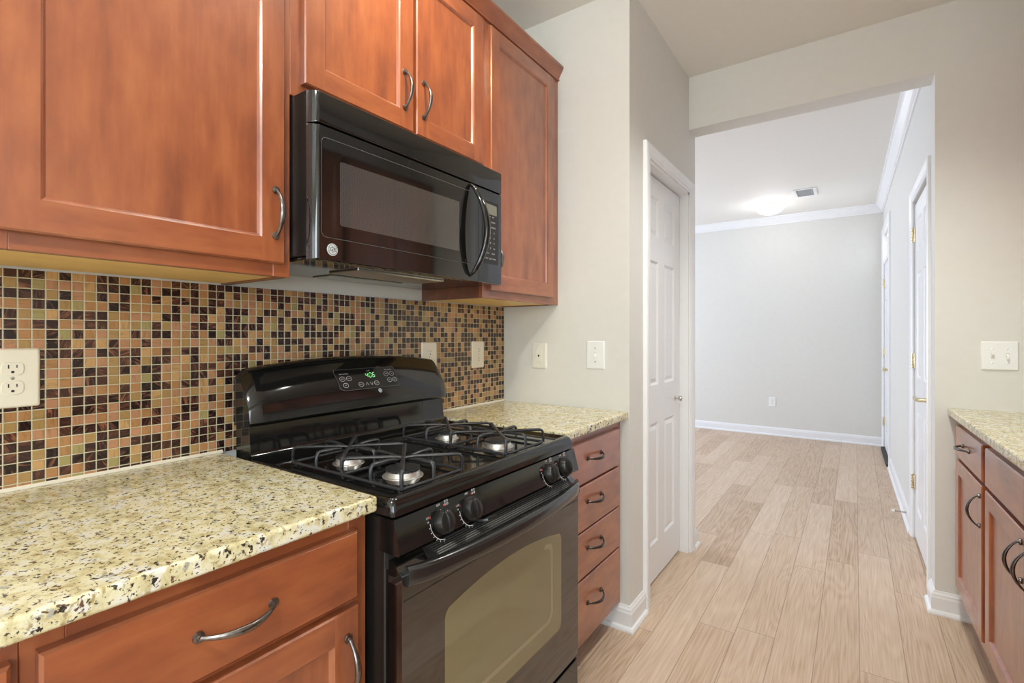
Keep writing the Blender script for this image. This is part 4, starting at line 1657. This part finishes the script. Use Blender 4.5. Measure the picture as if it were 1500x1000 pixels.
# right countertop with a sink cut-out
SX0, SX1, SY0, SY1 = 1.880, 2.30, 1.50, 2.225
b = B()
xa, xb, ya, yb = 1.764, 2.425, 0.40, 2.888
xs, ys = [xa, SX0, SX1, xb], [ya, SY0, SY1, yb]
for z, flip in ((CT1, 1), (CT0, 0)):
    for i in range(3):
        for j in range(3):
            if (i, j) == (1, 1):
                continue
            e_ = 0.006
            f = lambda x, y: (x + (e_ if x == xa else 0), y, z)
            b.face([f(xs[i], ys[j]), f(xs[i + 1], ys[j]), f(xs[i + 1], ys[j + 1]), f(xs[i], ys[j + 1])])
for j in range(3):
    p0, p1 = ys[j], ys[j + 1]
    pr_ = [(xa + 0.006, CT1), (xa + 0.0017, CT1 - 0.0017), (xa, CT1 - 0.006), (xa, CT0 + 0.006), (xa + 0.0017, CT0 + 0.0017), (xa + 0.006, CT0)]
    for k in range(5):
        b.face([(pr_[k][0], p0, pr_[k][1]), (pr_[k][0], p1, pr_[k][1]), (pr_[k + 1][0], p1, pr_[k + 1][1]), (pr_[k + 1][0], p0, pr_[k + 1][1])])
    b.face([(xb, p0, CT0), (xb, p1, CT0), (xb, p1, CT1), (xb, p0, CT1)])
for y in (ya, yb):
    for i in range(3):
        b.face([(xs[i] + (0.006 if i == 0 else 0), y, CT0), (xs[i + 1], y, CT0), (xs[i + 1], y, CT1), (xs[i] + (0.006 if i == 0 else 0), y, CT1)])
for x in (SX0, SX1):
    b.face([(x, SY0, CT0), (x, SY1, CT0), (x, SY1, CT1), (x, SY0, CT1)])
for y in (SY0, SY1):
    b.face([(SX0, y, CT0), (SX1, y, CT0), (SX1, y, CT1), (SX0, y, CT1)])
o = turned('granite_countertop', None, RL, RZR, GRANITE, b)
tag(o, 'cream granite countertop along the right side under the double switch', 'countertop')
t = rthing('kitchen_sink', 'steel undermount sink set into the right counter, at the picture edge', 'sink')
b = B()
rings = [rrect(SX0 - 0.012, SX1 + 0.012, SY0 - 0.012, SY1 + 0.012, 0.03, CT0 - 0.0015), rrect(SX0 - 0.004, SX1 + 0.004, SY0 - 0.004, SY1 + 0.004, 0.03, CT0 - 0.0015),
         rrect(SX0 + 0.0, SX1, SY0, SY1, 0.03, CT0 - 0.01), rrect(SX0 + 0.02, SX1 - 0.02, SY0 + 0.02, SY1 - 0.02, 0.04, 0.70), rrect(SX0 + 0.05, SX1 - 0.05, SY0 + 0.05, SY1 - 0.05, 0.04, 0.685)]
b.loft(rings)
b.build('basin', STEEL, t, 40)
B().lathe([(0.045, 0.686), (0.045, 0.689), (0.03, 0.690), (0.004, 0.687)], ((SX0 + SX1) / 2, (SY0 + SY1) / 2, 0), 'z', 20).build('drain', NICKEL, t, 40)

# wall cabinets on the right wall (out of frame, mirrored in the black appliances)
for k, (y0, y1) in enumerate(((2.00, 2.86), (1.13, 1.98))):
    t = rthing('upper_cabinet', ('cherry wall cabinet on the right wall next to the opening, outside the picture',
                                'cherry wall cabinet on the right wall above the sink, outside the picture')[k], 'cabinet', 'wall cabinets on the right wall')
    B().box(2.12, XRW - 0.004, y0, y1, UB, UT).build('carcass', WDARK, t, 0)
    Pq = face_right(2.10)
    m = (y0 + y1) / 2
    for u0, u1, h in ((y0 + 0.02, m - 0.006, m - 0.035), (m + 0.006, y1 - 0.02, m + 0.035)):
        d = cab_door(Pq, u0, u1, 1.40, 2.378, t)
        pull(Pq, h, 1.516, d)

# ------------------------------------------------------------------ ceiling fixtures
hx, hy = 0.650, 6.17
t = thing('ceiling_light', 'lit frosted glass bowl light on the hall ceiling', 'light', (hx, hy, CEIL))
b = B()
b.lathe([(0.075, CEIL), (0.075, CEIL - 0.014), (0.06, CEIL - 0.02), (0.02, CEIL - 0.022)], (hx, hy, 0), 'z', 24)
b.build('base_plate', NICKEL, t, 40)
b = B()
b.lathe([(0.150, CEIL - 0.030), (0.152, CEIL - 0.034), (0.145, CEIL - 0.050), (0.125, CEIL - 0.078), (0.095, CEIL - 0.100), (0.055, CEIL - 0.114), (0.004, CEIL - 0.119)], (hx, hy, 0), 'z', 40)
b.build('glass_bowl', FROST, t, 60)
for a in (100, 220, 340):
    c, s = math.cos(math.radians(a)), math.sin(math.radians(a))
    b = B()
    b.tube([(hx + 0.07 * c, hy + 0.07 * s, CEIL - 0.018), (hx + 0.15 * c, hy + 0.15 * s, CEIL - 0.022), (hx + 0.157 * c, hy + 0.157 * s, CEIL - 0.034), (hx + 0.148 * c, hy + 0.148 * s, CEIL - 0.050)], 0.004, 6)
    b.build('clip', NICKEL, t, 50)
bulb('hall_bulb', (hx, hy, CEIL - 0.20), BULB_HALL, (0.96, 0.97, 1.0), 0.12)
b = B()
vx0, vx1, vy0, vy1 = 0.905, 1.110, 5.72, 6.04
for x0_, x1_, y0_, y1_ in ((vx0, vx1, vy0, vy0 + 0.03), (vx0, vx1, vy1 - 0.03, vy1), (vx0, vx0 + 0.03, vy0 + 0.03, vy1 - 0.03), (vx1 - 0.03, vx1, vy0 + 0.03, vy1 - 0.03)):
    b.box(x0_, x1_, y0_, y1_, CEIL - 0.007, CEIL - 0.0005, 0.002, 1)
vt = thing('air_vent', 'white louvred air vent in the hall ceiling beside the light', 'vent', ((vx0 + vx1) / 2, (vy0 + vy1) / 2, CEIL))
b.build('frame', TRIM, vt, 0)
B().box(vx0 + 0.03, vx1 - 0.03, vy0 + 0.03, vy1 - 0.03, CEIL - 0.002, CEIL - 0.0005).build('duct', VENTD, vt, 0)
b = B()
for k in range(8):
    y = vy0 + 0.045 + k * 0.033
    b.face([(vx0 + 0.03, y + 0.012, CEIL - 0.003), (vx1 - 0.03, y + 0.012, CEIL - 0.003), (vx1 - 0.03, y - 0.003, CEIL - 0.009), (vx0 + 0.03, y - 0.003, CEIL - 0.009)])
b.build('louvre', TRIM, vt, 0)



def spot(name, loc, power, color, angle=118, blend=0.8, r=0.05):
    l = bpy.data.lights.new(name, 'SPOT')
    l.energy = power
    l.color = color
    l.spot_size = math.radians(angle)
    l.spot_blend = blend
    l.shadow_soft_size = r
    o = bpy.data.objects.new(name, l)
    o.location = loc
    COL.objects.link(o)
    return o


# recessed cans over the aisle and a flush light over the range (all above the picture)
for lab, lx, ly, pw in (('recessed can light over the aisle beside the header, outside the picture', 1.46, 1.86, CAN_A),
                        ('recessed can light over the aisle next to the first can, outside the picture', 1.46, 2.07, CAN_A),
                        ('recessed can light over the aisle behind the camera, outside the picture', 1.45, -0.5, CAN_B)):
    t = thing('recessed_light', lab, 'light', (lx, ly, CEIL), 'recessed kitchen lights')
    b = B()
    b.lathe([(0.070, CEIL - 0.001), (0.094, CEIL - 0.001), (0.092, CEIL - 0.006), (0.072, CEIL - 0.008)], (lx, ly, 0), 'z', 28)
    b.build('trim_ring', TRIM, t, 40)
    B().lathe([(0.071, CEIL - 0.002), (0.071, CEIL - 0.005), (0.002, CEIL - 0.006)], (lx, ly, 0), 'z', 28).build('lens', FROSTW, t, 0)
    spot('can_bulb', (lx, ly, CEIL - 0.02), pw, WARM, 118 if ly > 0 else 166, 0.8 if ly > 0 else 0.35, 0.04)
lx, ly = 0.66, 0.84
t = thing('ceiling_light', 'small flush ceiling light in front of the wall cabinets, outside the picture', 'light', (lx, ly, CEIL))
B().lathe([(0.07, CEIL - 0.0005), (0.07, CEIL - 0.02), (0.02, CEIL - 0.024)], (lx, ly, 0), 'z', 24).build('base_plate', NICKEL, t, 40)
B().lathe([(0.062, CEIL - 0.024), (0.066, CEIL - 0.04), (0.055, CEIL - 0.07), (0.03, CEIL - 0.085), (0.003, CEIL - 0.09)], (lx, ly, 0), 'z', 24).build('glass_shade', FROSTW, t, 60)
bulb('stove_side_bulb', (lx, ly, CEIL - 0.14), BULB_STOVE, WARM, 0.05)

# added eyeball lamp, no known source, warms the cabinet doors above the microwave
lx, ly = 0.98, 0.86
t = thing('recessed_light', 'added warm eyeball light turned to the doors above the microwave, outside the picture', 'light', (lx, ly, CEIL), 'recessed kitchen lights')
b = B()
b.lathe([(0.045, CEIL - 0.001), (0.066, CEIL - 0.001), (0.064, CEIL - 0.006), (0.047, CEIL - 0.008)], (lx, ly, 0), 'z', 28)
b.build('trim_ring', TRIM, t, 40)
B().lathe([(0.046, CEIL - 0.003), (0.044, CEIL - 0.012), (0.030, CEIL - 0.022), (0.003, CEIL - 0.024)], (lx, ly, 0), 'z', 28).build('eyeball', NICKEL, t, 60)
l = spot('added_eyeball_bulb', (lx, ly, CEIL - 0.04), ADDED_EYEBALL, (1.0, 0.74, 0.36), 62, 0.9, 0.03)
l.rotation_euler = (Vector((0.33, 1.16, 2.02)) - Vector((lx, ly, CEIL - 0.04))).to_track_quat('-Z', 'Y').to_euler()
